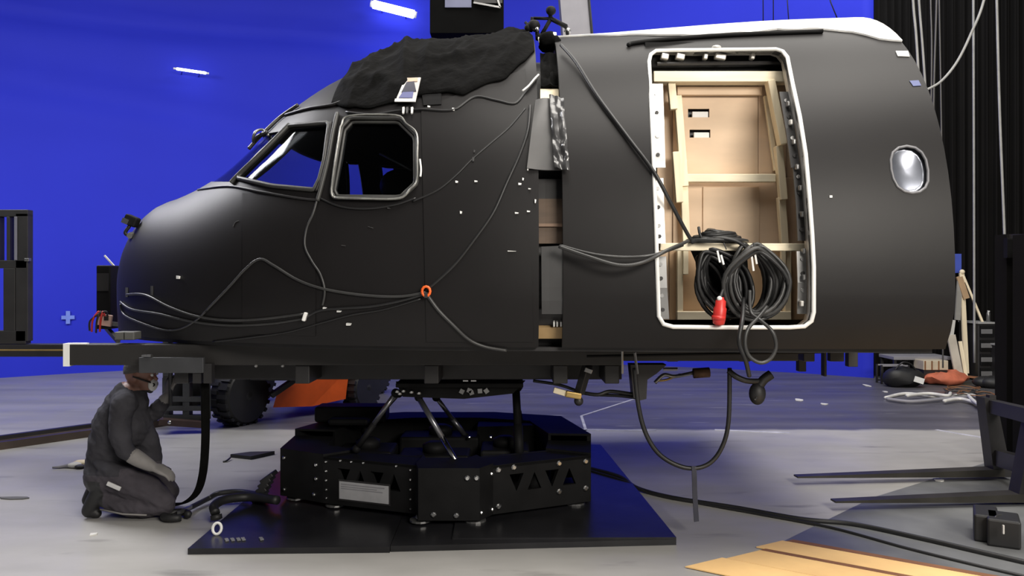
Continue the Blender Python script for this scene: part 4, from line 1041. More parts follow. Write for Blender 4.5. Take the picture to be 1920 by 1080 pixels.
# umbilical bundle on the left of the plate
hang([G(324, 968, .02), G(340, 960, .03), G(360, 950, .03), G(390, 935, .035), G(410, 925, .07), G(450, 922, .08), G(500, 930, .10)], .018, 'black umbilical cable running from the floor onto the base plate')
t = thing('hose_elbow', 'fat black hose bent over the left edge of the base plate', 'hose', G(430, 950, .04))
MB().tube(cr([G(404, 962, .06), G(402, 948, .09), G(425, 936, .10), G(470, 932, .09), G(520, 938, .10)], 6), .030, 10).build('hose', RUB, t, True)
MB().lathe([(.036, 0), (.036, .03), (.02, .035)], G(405, 965, .055), (.2, -.2, -1), 12).build('coupling', RUB, t, True)
t = thing('cable_duct', 'dark ribbed duct leaning on the left side of the motion platform', 'duct', G(500, 945, .05))
for k in range(5):
    MB().box(P(488+k*4, 930-k*9, 5.55), (.10, .12, .03), Matrix.Rotation(-.6, 3, 'Y'), .006).build('rib', RUB, t)

# cables on the floor to the right
hang([G(1097, 876, .05), G(1160, 893, .05), G(1195, 915, .02), G(1260, 933, .015), G(1380, 952, .015), G(1500, 973, .015), G(1600, 983, .015), G(1720, 1008, .015), G(1850, 1038, .015), G(1990, 1070, .015)], .016, 'thick black cable running across the floor to the lower right')
hang([G(1098, 880, .05), G(1170, 902, .045), G(1220, 925, .012), G(1330, 947, .010), G(1430, 965, .010), G(1560, 990, .010), G(1700, 1028, .010), G(1830, 1060, .010), G(1960, 1090, .010)], .010, 'thin black cable running beside the thick one to the lower right')

# ================================================================== FLOOR PATCHES
MB().prism([Vector((1.62, 4.80, 0)), Vector((2.59, 5.76, 0)), Vector((4.25, 7.0, 0)), Vector((7, 7.2, 0)), Vector((7, 2.6, 0)), Vector((2.95, 3.95, 0))][::-1], (0, 0, .004)).build('floor_sheet', SHEET, label='slate grey worn floor sheet under the forks at lower right', cat='floor sheet')
o0 = G(1478, 1013); dr = (G(1900, 1088)-o0).normalized(); pr = Vector((-dr.y, dr.x, 0)); pr = pr if pr.y < 0 else -pr
BL = ['brown border strip along the top of the tan floorboards', 'tan floorboard next to the brown border strip, lower right', 'dark brown joint strip between the two widest tan floorboards', 'tan floorboard in the bottom right corner, below the brown joint', 'tan floorboard nearest the bottom edge']
s = 0.0
for (wd, m_), lb, sh in zip([(.055, BROWN), (.20, TAN), (.045, BROWN), (.24, TAN), (.25, TAN)], BL, [.05, .0, -.04, -.06, -.2]):
    a = o0+pr*s+dr*(sh-.02); b_ = o0+pr*(s+wd-.004)+dr*(sh-.02-.12*wd/.25); a.z = b_.z = .0045
    MB().prism([a, b_, b_+dr*2.6, a+dr*2.6], (0, 0, .006)).build('floorboard', m_, label=lb, cat='floorboard', group='boards in the lower right corner'); s += wd
# tape lines on the far floor
def tape(p, q, w, label):
    a, b_ = G(*p), G(*q); d = (b_-a).normalized(); n = Vector((-d.y, d.x, 0))*w/2
    MB().prism([a-n, b_-n, b_+n, a+n], (0, 0, .003)).build('floor_tape', mat('floor_tape_white', (.42, .42, .47), .6, var=.3), label=label, cat='tape', group='white tape lines on the floor')
tape((1090, 780), (1100, 812), .03, 'short tape line running towards the camera right of the motion platform')
tape((1090, 780), (1190, 748), .03, 'slanting tape line right of the platform, going back under the cabin')
tape((1085, 807), (1230, 807), .05, 'level tape line on the floor seen left of the hanging u-shaped cable')
tape((1340, 806), (1480, 812), .06, 'level tape line on the floor right of the hanging u-shaped cable')
tape((1755, 806), (1850, 822), .05, 'tape line on the floor near the dark fork carriage')
def scrap(x, y, w, d, m, label):
    c = G(x, y); mb = MB(); n = 7; pts = []
    for k in range(n):
        a = 2*PI*k/n; r = random.uniform(.6, 1.1); pts.append(c+Vector((w/2*r*math.cos(a), d/2*r*math.sin(a), 0)))
    mb.prism(pts, (random.uniform(-.005, .005), 0, .008)).build('floor_scrap', m, label=label, cat='scrap', group='scraps on the floor')
LG = mat('pale_scrap', (.62, .61, .58), .7)
scrap(175, 1003, .05, .06, LG, 'small white scrap on the floor below the kneeling person')
scrap(1760, 901, .10, .16, LG, 'white scrap on the slate sheet between the two forks')
scrap(1625, 723, .10, .3, LG, 'white scrap on the far floor below the blue screen edge')
scrap(1498, 750, .14, .25, LG, 'white scrap on the far floor below the right end of the cabin')
scrap(1545, 758, .10, .12, LG, 'small pale scrap on the far floor right of the hanging bundle')
scrap(1660, 735, .07, .12, LG, 'tiny white scrap left of the pile of pale hose')
scrap(30, 935, .3, .10, mat('dark_smudge', (.10, .10, .10), .8), 'dark smear on the floor at the left edge')
# debris behind the worker
t = thing('work_glove', 'crumpled tan and white work gloves on the floor behind the kneeling person', 'gloves', G(150, 872))
for k, (x, y, r, m_) in enumerate([(140, 872, .04, LG), (152, 868, .045, PINE), (163, 866, .035, PINE), (150, 875, .03, BLK), (128, 874, .025, GREY)]):
    MB().ball(G(x, y, r*.55), r, 6, (1.5, 1.1, .6)).build('glove_lump', m_, t, True)
for k in range(4): a = G(138-k*9, 873+k, .012); MB().tube([a+Vector((.06, .02, .01)), a, a-Vector((.05, .01, 0))], [.014, .012, .008], 7).build('glove_finger', GREY if k % 2 else LG, t, True)
t = thing('door_wedge', 'dark wedge-shaped strap end on the floor left of the motion platform', 'wedge', G(450, 858))
MB().prism([G(432, 858), G(470, 862), G(515, 852), G(470, 853)], (0, 0, .03)).build('wedge', RUB, t); MB().tube(cr([G(432, 858, .02), G(425, 864, .01), G(418, 866, .005)], 4), .008, 6).build('tail', CAB, t, True)
# long rail on the floor, left
t = thing('floor_rail', 'long dark brown steel rail lying on the floor at left', 'rail', G(150, 825))
a, b_ = G(-250, 880), G(318, 798); d = (b_-a).normalized(); n = Vector((-d.y, d.x, 0))
RBR = mat('rail_brown', (.075, .055, .045), .45, metal=.3, var=.25, scale=3)
MB().prism([a, b_, b_+n*.30, a+n*.30], (0, 0, .05)).build('rail_body', RBR, t)
MB().prism([a+n*.24+Vector((0, 0, .05)), b_+n*.24+Vector((0, 0, .05)), b_+n*.30+Vector((0, 0, .05)), a+n*.30+Vector((0, 0, .05))], (0, 0, .035)).build('rail_flange', BLK, t)
MB().prism([a+Vector((0, 0, .05)), b_+Vector((0, 0, .05)), b_+n*.05+Vector((0, 0, .05)), a+n*.05+Vector((0, 0, .05))], (0, 0, .02)).build('rail_flange', RBR, t)

# ================================================================== LEFT: LIFT PLATFORM
t = thing('lift_gate', 'dark steel slatted gate frame standing on a lift arm at the left edge', 'gate', P(20, 640, 7.0))
YL = 7.0
DG = mat('dark_gate_steel', (.022, .021, .021), .5, var=.2)
for nm, r in [('gate_post', (29, 400, 52, 640)), ('top_rail', (-60, 393, 52, 406)), ('mid_rail', (-60, 488, 50, 503)), ('slat', (-8, 406, -2, 488)), ('slat', (12, 406, 18, 488)), ('lower_post', (6, 503, 28, 620)), ('gate_post', (-60, 400, -40, 640)), ('bottom_rail', (-60, 620, 48, 645))]:
    pbox(nm, r[0], r[1], r[2], r[3], YL, .08, DG, t)
pbox('slat', 26, 406, 31, 488, YL-.01, .03, mat('slat_grey', (.16, .16, .2)), t)
pbox('hinge', 45, 484, 54, 490, YL-.01, .04, GMET, t)
t = thing('pallet_lift', 'long black lift arm with a brass line reaching in from the left edge', 'lift', P(-300, 800, YL))
pbox('arm', -420, 646, 126, 669, YL+.0, .14, BLK, t); pbox('brass_line', -420, 655, 126, 658, YL-.004, .01, BRASS, t)
a = P(-380, 660, YL+.07); MB().box((a.x, a.y, a.z/2), (.2, .3, a.z), None, .01).build('column', BLK, t)
MB().box((a.x, a.y, .05), (.8, .9, .1), None, .02).build('foot', BLK, t)

# ================================================================== FORKLIFT BEHIND (orange)
t = thing('orange_forklift', 'orange forklift with black tyres parked behind the motion platform', 'forklift', G(560, 790))
def wheel(px, py, Y, r, w, parent, ax):
    c = P(px, py, Y); c.z = r; ax = Vector(ax).normalized()
    prof = [(r*.5, -w/2), (r*.9, -w/2), (r, -w*.38), (r, w*.38), (r*.9, w/2), (r*.5, w/2)]
    o = MB().lathe(prof, c, ax, 32).build('tyre', RUB, parent); shade_auto(o, 30)
    tr = MB(); u = ax.orthogonal().normalized(); q = ax.cross(u)
    for k in range(22):
        an = 2*PI*k/22; d = u*math.cos(an)+q*math.sin(an); tg = ax.cross(d)
        for s in (-1, 1):
            M = Matrix((ax, tg, d)).transposed(); tr.box(c+d*r+ax*s*w*.24+tg*(.02*s), (w*.44, .04, .03), M)
    b = tr.build('tread', RUB, o)
    MB().lathe([(r*.52, -w*.40), (r*.48, -w*.46), (r*.30, -w*.42), (r*.15, -w*.5), (.02, -w*.5)], c, ax, 20).build('hub', mat('hub_grey', (.07, .07, .07), .5, var=.3), o)
    for k in range(6):
        an = 2*PI*k/6; d = u*math.cos(an)+q*math.sin(an); MB().ball(c+d*r*.38-ax*w*.43, .016, 5).build('lug_nut', GMET, o)
wheel(450, 740, 8.66, .315, .28, t, (-1, .5, 0)); wheel(678, 735, 9.65, .26, .22, t, (-1, .5, 0))
wheel(470, 740, 10.1, .315, .28, t, (-1, .5, 0)); wheel(700, 735, 10.9, .26, .22, t, (-1, .5, 0))
e0, e1 = P(508, 762, 8.75), P(650, 748, 9.45)
MB().prism([P(512, 764, 8.8), P(585, 762, 9.15), P(648, 748, 9.4), P(655, 690, 9.4), P(560, 690, 8.95), P(520, 735, 8.8)], (-.15, .95, 0)).build('body', ORANGE, t)
MB().prism([P(470, 700, 8.65), P(660, 696, 9.4), P(660, 600, 9.4), P(500, 600, 8.65)], (-.15, .95, 0)).build('hood', ORANGE, t)
MB().bar(P(508, 742, 8.72), P(552, 712, 8.85), .10, .05).build('step', BLK, t)
MB().box(P(520, 700, 8.75), (.5, .3, .12)).build('fender', BLK, t)
MB().box(P(465, 690, 8.7), (.75, .4, .07), Matrix.Rotation(.1, 3, 'Z'), .02).build('mudguard', BLK, t)
a = P(345, 740, 8.2)
for x in (315, 352, 386):
    p = P(x, 700, 8.25); MB().box((p.x, p.y, .72), (.07, .10, 1.2), None, .006).build('mast_rail', GB, t)
for y in (708, 748, 765, 782): 
    MB().bar(P(308, y, 8.2), P(392, y, 8.25), .06, .05).build('carriage_bar', GB if y > 740 else BLK, t)
MB().bar(P(300, 790, 8.1), P(392, 796, 8.2), .12, .06).build('fork_heel', mat('rust_brown_steel', (.07, .045, .04), .5, metal=.4), t)
MB().box(P(342, 735, 8.4), (.4, .05, .3)).build('mast_panel', BLK, t)
for x in (318,): MB().ball(P(x, 792, 8.05), .02, 6).build('bolt', STEEL, t)

# strap hanging to the floor beside the worker
ribbon('strap', [P(384, 692, 4.98), P(385, 760, 5.0), P(385, 830, 5.05), P(380, 890, 5.12), P(368, 925, 5.2), P(345, 943, 5.3), P(322, 946, 5.4)], .055, 'long black strap hanging from the frame to the floor beside the kneeling person', CLOTH, th=.012, wdir=Vector((.6, 1, 0)))
t = thing('strap_hook', 'black hook and loose coil on the floor at the knees of the kneeling person', 'hook', G(328, 972))
MB().tube([G(330, 966, .03)+Vector((.075*math.cos(k*PI/8), .07*math.sin(k*PI/8), 0)) for k in range(15)], .024, 8).build('coil', RUB, t, True)
MB().bar(G(335, 962, .05), G(358, 950, .04), .02, .02).build('hook_arm', GMET, t)

# ================================================================== RIGHT: FORKLIFT FORKS
t = thing('fork_carriage', 'black forklift carriage with two long forks pointing left at the right edge', 'forklift', (3.9, 6.0, 0))
FK = mat('fork_steel', (.045, .042, .036), .45, metal=.4, var=.3, scale=4)
def fork(tip, heel, zt0):
    a = G(tip[0], tip[1], .06); b = G(heel[0], heel[1], .06); d = (b-a).normalized(); n = Vector((-d.y, d.x, 0))*.06
    # tapering blade
    v = [a-n*.6+Vector((0, 0, -.006)), a+n*.6+Vector((0, 0, -.006)), a+n*.6+Vector((0, 0, .006)), a-n*.6+Vector((0, 0, .006)),
         b-n+Vector((0, 0, -.03)), b+n+Vector((0, 0, -.03)), b+n+Vector((0, 0, .03)), b-n+Vector((0, 0, .03))]
    f = [(3, 2, 1, 0), (4, 5, 6, 7), (0, 1, 5, 4), (1, 2, 6, 5), (2, 3, 7, 6), (3, 0, 4, 7)]
    obj('fork', v, f, FK, t); return b
h1 = fork((1492, 893), (1875, 884), 0); h2 = fork((1562, 939), (1925, 930), 0)
MB().prism([h1+Vector((-.08, -.06, -.03)), h1+Vector((.06, -.06, -.03)), P(1868, 748, h1.y-.06), P(1846, 746, h1.y-.06)], (0, .12, 0)).build('fork_shank', BLK, t)
MB().box(P(1858, 744, h1.y), (.05, .05, .03)).build('shank_pin', BLK, t)
MB().prism([h2+Vector((-.10, -.06, -.03)), h2+Vector((.08, -.06, -.03)), h2+Vector((.16, -.06, .62)), h2+Vector((.02, -.06, .62))], (0, .12, 0)).build('fork_shank', BLK, t)
MB().bar(P(1862, 762, h1.y-.03), P(1975, 790, 5.2), .08, .10).build('carriage_bar', BLK, t); MB().bar(P(1872, 858, h1.y-.02), P(1985, 890, 5.2), .08, .12).build('carriage_bar', BLK, t)
MB().bar(P(1890, 440, 6.6), P(1890, 872, 6.6), .12, .16).build('mast_rail', CURT, t); MB().bar(P(1925, 440, 6.3), P(1925, 880, 6.3), .12, .16).build('mast_rail', CURT, t)
MB().bar(P(1890, 446, 6.6), P(1960, 446, 6.2), .10, .06).build('mast_top', BLK, t)
MB().box(P(1891, 465, 6.5), (.05, .05, .16)).build('mast_bracket', BLK2, t)
wheel(1925, 815, 6.9, .22, .2, t, (.2, -1, 0))
t = thing('battery_box', 'pair of black boxes with wires on the floor in the lower right corner', 'box', G(1885, 1035))
a = G(1868, 1022); MB().box((a.x+.02, a.y+.14, .085), (.13, .26, .16), Matrix.Rotation(-.5, 3, 'Z'), .012).build('case', RUB, t)
a = G(1915, 1034); MB().box((a.x-.02, a.y+.14, .085), (.17, .22, .16), Matrix.Rotation(-.5, 3, 'Z'), .012).build('case', RUB, t)
MB().box((a.x-.11, a.y-.01, .13), (.008, .01, .05)).build('tag', LG, t)
MB().tube(cr([P(1872, 985, 4.75), P(1866, 970, 4.75), P(1880, 966, 4.8), P(1900, 975, 4.8), P(1905, 990, 4.75)], 6), .006, 6).build('wire', CABG, t, True)

# ================================================================== OVERHEAD: HANGING THINGS
t = thing('hanging_box', 'black box hanging in front of the top of the blue screen', 'hanging box', P(875, 62, 9.0))
pbox('case', 806, -60, 944, 62, 9.0, .35, mat('dead_black', (.004, .004, .004), .9, spec=.05), t)
pbox('grey_sheet', 834, -20, 884, 14, 8.98, .02, mat('grey_blue_sheet', (.14, .15, .24), .5), t); pbox('bracket', 888, -10, 942, 6, 8.96, .02, BLK, t)
MB().bar(P(888, 5, 8.95), P(938, 14, 8.95), .02, .02).build('strut', GMET, t); MB().bar(P(938, 14, 8.95), P(930, -10, 8.95), .02, .02).build('strut', GMET, t)
for x in (830, 925): MB().tube([P(x, -60, 9.2), P(x, -420, 9.2)], .012, 6).build('suspension_rod', BLK, t)
t = thing('grey_duct', 'plain grey duct panel hanging behind the joint at the top', 'duct', P(1080, 90, 10.0))
MB().prism([P(1044, -80, 10), P(1096, -80, 10), P(1112, 95, 10), P(1058, 95, 10)], (0, .3, 0)).build('duct_body', GREY, t)
MB().tube([P(1097, -80, 9.99), P(1113, 95, 9.99)], .018, 6).build('duct_seam', BLK, t)
# thin cords on the screen and ropes by the curtains
def cord(pts, r, label, m=CAB, cat='cord', grp='thin cords on the blue screen'):
    MB().tube(pts, r, 6).build('thin_cord', m, smooth=True, label=label, cat=cat, group=grp)
cord([P(1430, -200, 12.5), P(1431, 55, 12.5)], .008, 'leftmost thin dark cord hanging on the blue screen over the cabin')
cord([P(1450, -200, 12.5), P(1450, 55, 12.5)], .008, 'second thin dark cord hanging on the blue screen over the cabin')
cord([P(1472, -60, 12.5), P(1480, 55, 12.5)], .008, 'third, slightly slanting thin cord on the blue screen over the cabin')
cord([P(1548, -60, 12.3), P(1557, 3, 12.3), P(1572, 40, 12.3)], .009, 'bent thin cord on the blue screen nearest its right edge')
ROPE = mat('pale_rope', (.30, .30, .29), .7, var=.15); ROPD = mat('dim_rope', (.11, .105, .10), .7)
def rope(px, Y, r, label, m=ROPE): MB().tube(cr([P(x, y, Y) for x, y in px], 6), r, 6).build('hanging_rope', m, smooth=True, label=label, cat='rope', group='ropes hanging by the black curtains')
rope([(1708, -120), (1712, 0), (1718, 70), (1724, 180), (1728, 330)], 9.5, .015, 'pale rope nearest the cabin, dropping behind its shoulder')
rope([(1718, -120), (1723, 0), (1730, 90), (1737, 200), (1742, 330)], 9.6, .014, 'pale rope second from the cabin shoulder')
rope([(1745, -120), (1745, 0), (1747, 100), (1744, 320)], 10.5, .010, 'dim rope third from the cabin shoulder', ROPD)
rope([(1757, -120), (1756, 0), (1751, 170), (1750, 320)], 10.6, .012, 'dim rope fourth from the cabin shoulder', ROPD)
rope([(1760, -120), (1761, 0), (1764, 170), (1766, 330), (1768, 690)], 10.8, .010, 'dim rope fifth from the cabin shoulder, reaching to the floor clutter', ROPD)
rope([(1870, -120), (1845, 0), (1822, 60), (1795, 115), (1765, 152), (1738, 168)], 9.2, .015, 'pale cable swooping down in an arc to the cabin end')
rope([(1825, -120), (1825, 0), (1826, 300), (1827, 680)], 11.0, .016, 'straight pale rope hanging down to the floor right of the cabin')
rope([(1866, -120), (1869, 0), (1874, 200), (1883, 430), (1885, 520), (1893, 640)], 10.0, .016, 'pale rope hanging beside the dark mast')

# ================================================================== CLUTTER AT THE FAR RIGHT
def drawers(x0, x1, y0, y1, nd, Y, label):
    t = thing('drawer_case', label, 'case', P((x0+x1)/2, y1, Y), 'black drawer cases by the curtain')
    a, b = P(x0, y0, Y), P(x1, y1, Y); MB().box((a+b)/2+Vector((0, .25, 0)), (b.x-a.x, .5, a.z-b.z), None, .01).build('body', BLK, t)
    MB().box(Vector(((a.x+b.x)/2, Y+.24, a.z+.012)), (b.x-a.x+.04, .54, .024)).build('top', mat('case_top', (.35, .35, .35), .5), t)
    for k in range(nd):
        z = a.z-(k+.55)*(a.z-b.z)/nd
        o = MB().box((a.x*.5+b.x*.5, Y-.012, z), (b.x-a.x-.05, .03, (a.z-b.z)/nd*.8), None, .006).build('drawer', BLK2, t)
        MB().box((a.x*.5+b.x*.5-.02, Y-.036, z), ((b.x-a.x)*.65, .014, .07), None, .004).build('handle', mat('case_handle', (.16, .16, .165), .4), o)
drawers(1834, 1866, 607, 712, 4, 12.2, 'taller black drawer case near the straight hanging rope')
drawers(1872, 1902, 648, 714, 3, 12.0, 'lower black drawer case beside the dark mast')
t = thing('spray_can', 'small white-capped can standing on the taller drawer case', 'can', P(1853, 604, 12.35))
MB().lathe([(.03, 0), (.03, .13), (.018, .15), (.018, .17)], P(1853, 603, 12.35), (0, 0, 1), 10).build('can_body', GMET, t, True); MB().lathe([(.019, 0), (.019, .03)], P(1853, 586, 12.35), (.2, 0, 1), 8).build('cap', TAPEW, t)
# easel of tan timber
t = thing('timber_stand', 'tan timber stand with leaning planks against the curtain', 'timber stand', G(1805, 702))
for a, b_, w, m_ in [((1803, 512), (1812, 700), .07, PINE), ((1805, 515), (1842, 604), .04, PINE), ((1800, 520), (1795, 600), .08, mat('grey_plank', (.28, .27, .25))), ((1798, 518), (1812, 560), .09, mat('tan_cloth', (.42, .28, .16)))]:
    MB().bar(P(*a, 12.4), P(*b_, 12.35), w, .03).build('plank', m_, t)
MB().ball(P(1804, 510, 12.4), .04, 6).build('knot', PINE, t, True)
t = thing('leaning_plank', 'pale plank leaning at the rear corner of the cabin', 'plank', G(1795, 705))
MB().bar(P(1783, 628, 12.0), P(1798, 704, 11.9), .12, .03).build('board', mat('pale_plank', (.55, .50, .42)), t); MB().bar(P(1788, 600, 12.0), P(1784, 632, 12.0), .05, .02).build('board_tip', LG, t); MB().bar(P(1800, 640, 12.0), P(1811, 706, 11.9), .05, .02).build('batten', PINE, t)
t = thing('blue_flag', 'small blue panel seen just behind the rear edge of the cabin', 'panel', P(1796, 512, 12.55))
pbox('panel', 1780, 476, 1803, 512, 12.55, .03, mat('blue_flag_cloth', (.06, .10, .5), .6), t); MB().tube([P(1800, 512, 12.56), Vector((P(1800, 0, 12.56).x, 12.56, 0))], .012, 6).build('pole', BLK, t)
# low table with boxes
t = thing('low_table', 'low grey table on the floor behind the cabin end', 'table', G(1690, 706))
a, b_ = P(1676, 672, 12.1), P(1785, 672, 12.1)
MB().box((a+b_)/2+Vector((0, .25, 0)), (b_.x-a.x, .5, .05), None, .006).build('top', GREY, t)
for x in (1680, 1780):
    for dy in (.04, .46): p = P(x, 700, 12.1); MB().box((p.x, 12.1+dy, .17), (.04, .04, .33)).build('leg', BLK, t)
t = thing('pale_box', 'pale cardboard box under the far low table', 'box', P(1745, 690, 12.0))
a, b_ = P(1722, 676, 12.0), P(1768, 690, 12.0); MB().box((a+b_)/2, (b_.x-a.x, .3, .14), None, .008).build('carton', mat('pale_carton', (.55, .48, .36)), t); MB().box((a+b_)/2+Vector((0, 0, -.16)), (b_.x-a.x-.02, .28, .17)).build('crate', BLK, t)
for k in range(3): MB().box((a+b_)/2+Vector((-.16+.1*k, -.152, 0)), (.02, .006, .13)).build('carton_band', BROWN, t)
t = thing('open_crate', 'black wire-frame crate in front of the low table', 'crate', G(1678, 720))
a = G(1678, 720); 
for dx in (-.2, .2):
    for dy in (0, .15): MB().box((a.x+dx, a.y+dy, .14), (.025, .025, .28)).build('upright', BLK, t)
for z in (.04, .27):
    for dy in (0, .15): MB().box((a.x, a.y+dy, z), (.4, .02, .02)).build('rail', GREY if z > .2 else BLK, t)
t = thing('equipment_bag', 'black equipment bag with a white label on the floor behind the cabin end', 'bag', G(1706, 728))
a = G(1704, 728); v_ = MB().ball((a.x, a.y+.15, .14), .26, 12, (1.15, .7, .55)); v_.v = [p+Vector((.03*noise.noise(p*7+Vector((5, 0, 0))), .03*noise.noise(p*8), .07*noise.noise(p*7))) for p in v_.v]; v_.v = [Vector((p.x, p.y, max(.005, p.z))) for p in v_.v]
v_.build('bag_body', RUB, t, True); MB().box((a.x+.13, a.y-.035, .12), (.14, .012, .08), Matrix.Rotation(.3, 3, 'Y')).build('label_tag', TAPEW, t)
MB().tube(cr([(a.x-.15, a.y+.1, .25), (a.x-.05, a.y+.08, .36), (a.x+.08, a.y+.1, .33), (a.x+.16, a.y+.12, .24)], 6), .012, 6).build('handle', BLK, t, True)
t = thing('orange_sack', 'crumpled orange sack lying among the clutter by the curtain', 'sack', G(1785, 724))
a = G(1785, 724); v_ = MB().ball((a.x, a.y+.2, .09), .26, 14, (1.4, .8, .42)); v_.v = [p+Vector((.04*noise.noise(p*6+Vector((5, 0, 0))), 0, .08*noise.noise(p*8))) for p in v_.v]; v_.v = [Vector((p.x, p.y, max(.005, p.z))) for p in v_.v]
v_.build('sack_body', mat('orange_sack_cloth', (.55, .15, .08), .7, var=.25), t, True)
MB().bar((a.x-.15, a.y+.2, .17), (a.x+.75, a.y+.35, .06), .05, .03).build('pole', mat('orange_brown_pole', (.38, .17, .09), .6), t)
t = thing('pale_hose', 'tangle of pale hose lying on the floor at right', 'hose', G(1750, 750))
for k, (pp) in enumerate([[(1660, 746), (1700, 738), (1760, 744), (1815, 740), (1840, 748)], [(1662, 748), (1710, 753), (1770, 748), (1820, 745)], [(1770, 752), (1800, 748), (1830, 756), (1842, 764)], [(1700, 742), (1740, 738), (1776, 742), (1782, 737)], [(1816, 742), (1826, 752), (1840, 762)]]):
    MB().tube(cr([G(x, y, .02+.012*k) for x, y in pp], 6), .022, 7).build('hose_run', LG if k != 1 else GREY, t, True)
t = thing('wire_tangle', 'tangle of thin brown wire beside the orange sack', 'wire', G(1820, 738))
for k in range(7):
    c = G(1818+random.uniform(-25, 15), 735+random.uniform(-6, 6), .03); r = random.uniform(.1, .22)
    MB().tube([c+Vector((r*1.5*math.cos(q*PI/7), r*math.sin(q*PI/7), .03*abs(math.sin(q+k)))) for q in range(14)], .007, 5, True).build('wire_loop', BROWN if k % 2 else CABG, t, True)
t = thing('floor_bags', 'low dark heap of sandbags in front of the drawer cases', 'sandbag', G(1865, 716))
for x, y, r in [(1850, 716, .17), (1868, 717, .2), (1888, 716, .16)]:
    c = G(x, y, .08); MB().ball(c, r, 8, (1.2, .8, .5)).build('bag', RUB, t, True)
MB().ball(G(1877, 722, .03), .04, 6).build('white_cap', TAPEW, t, True)

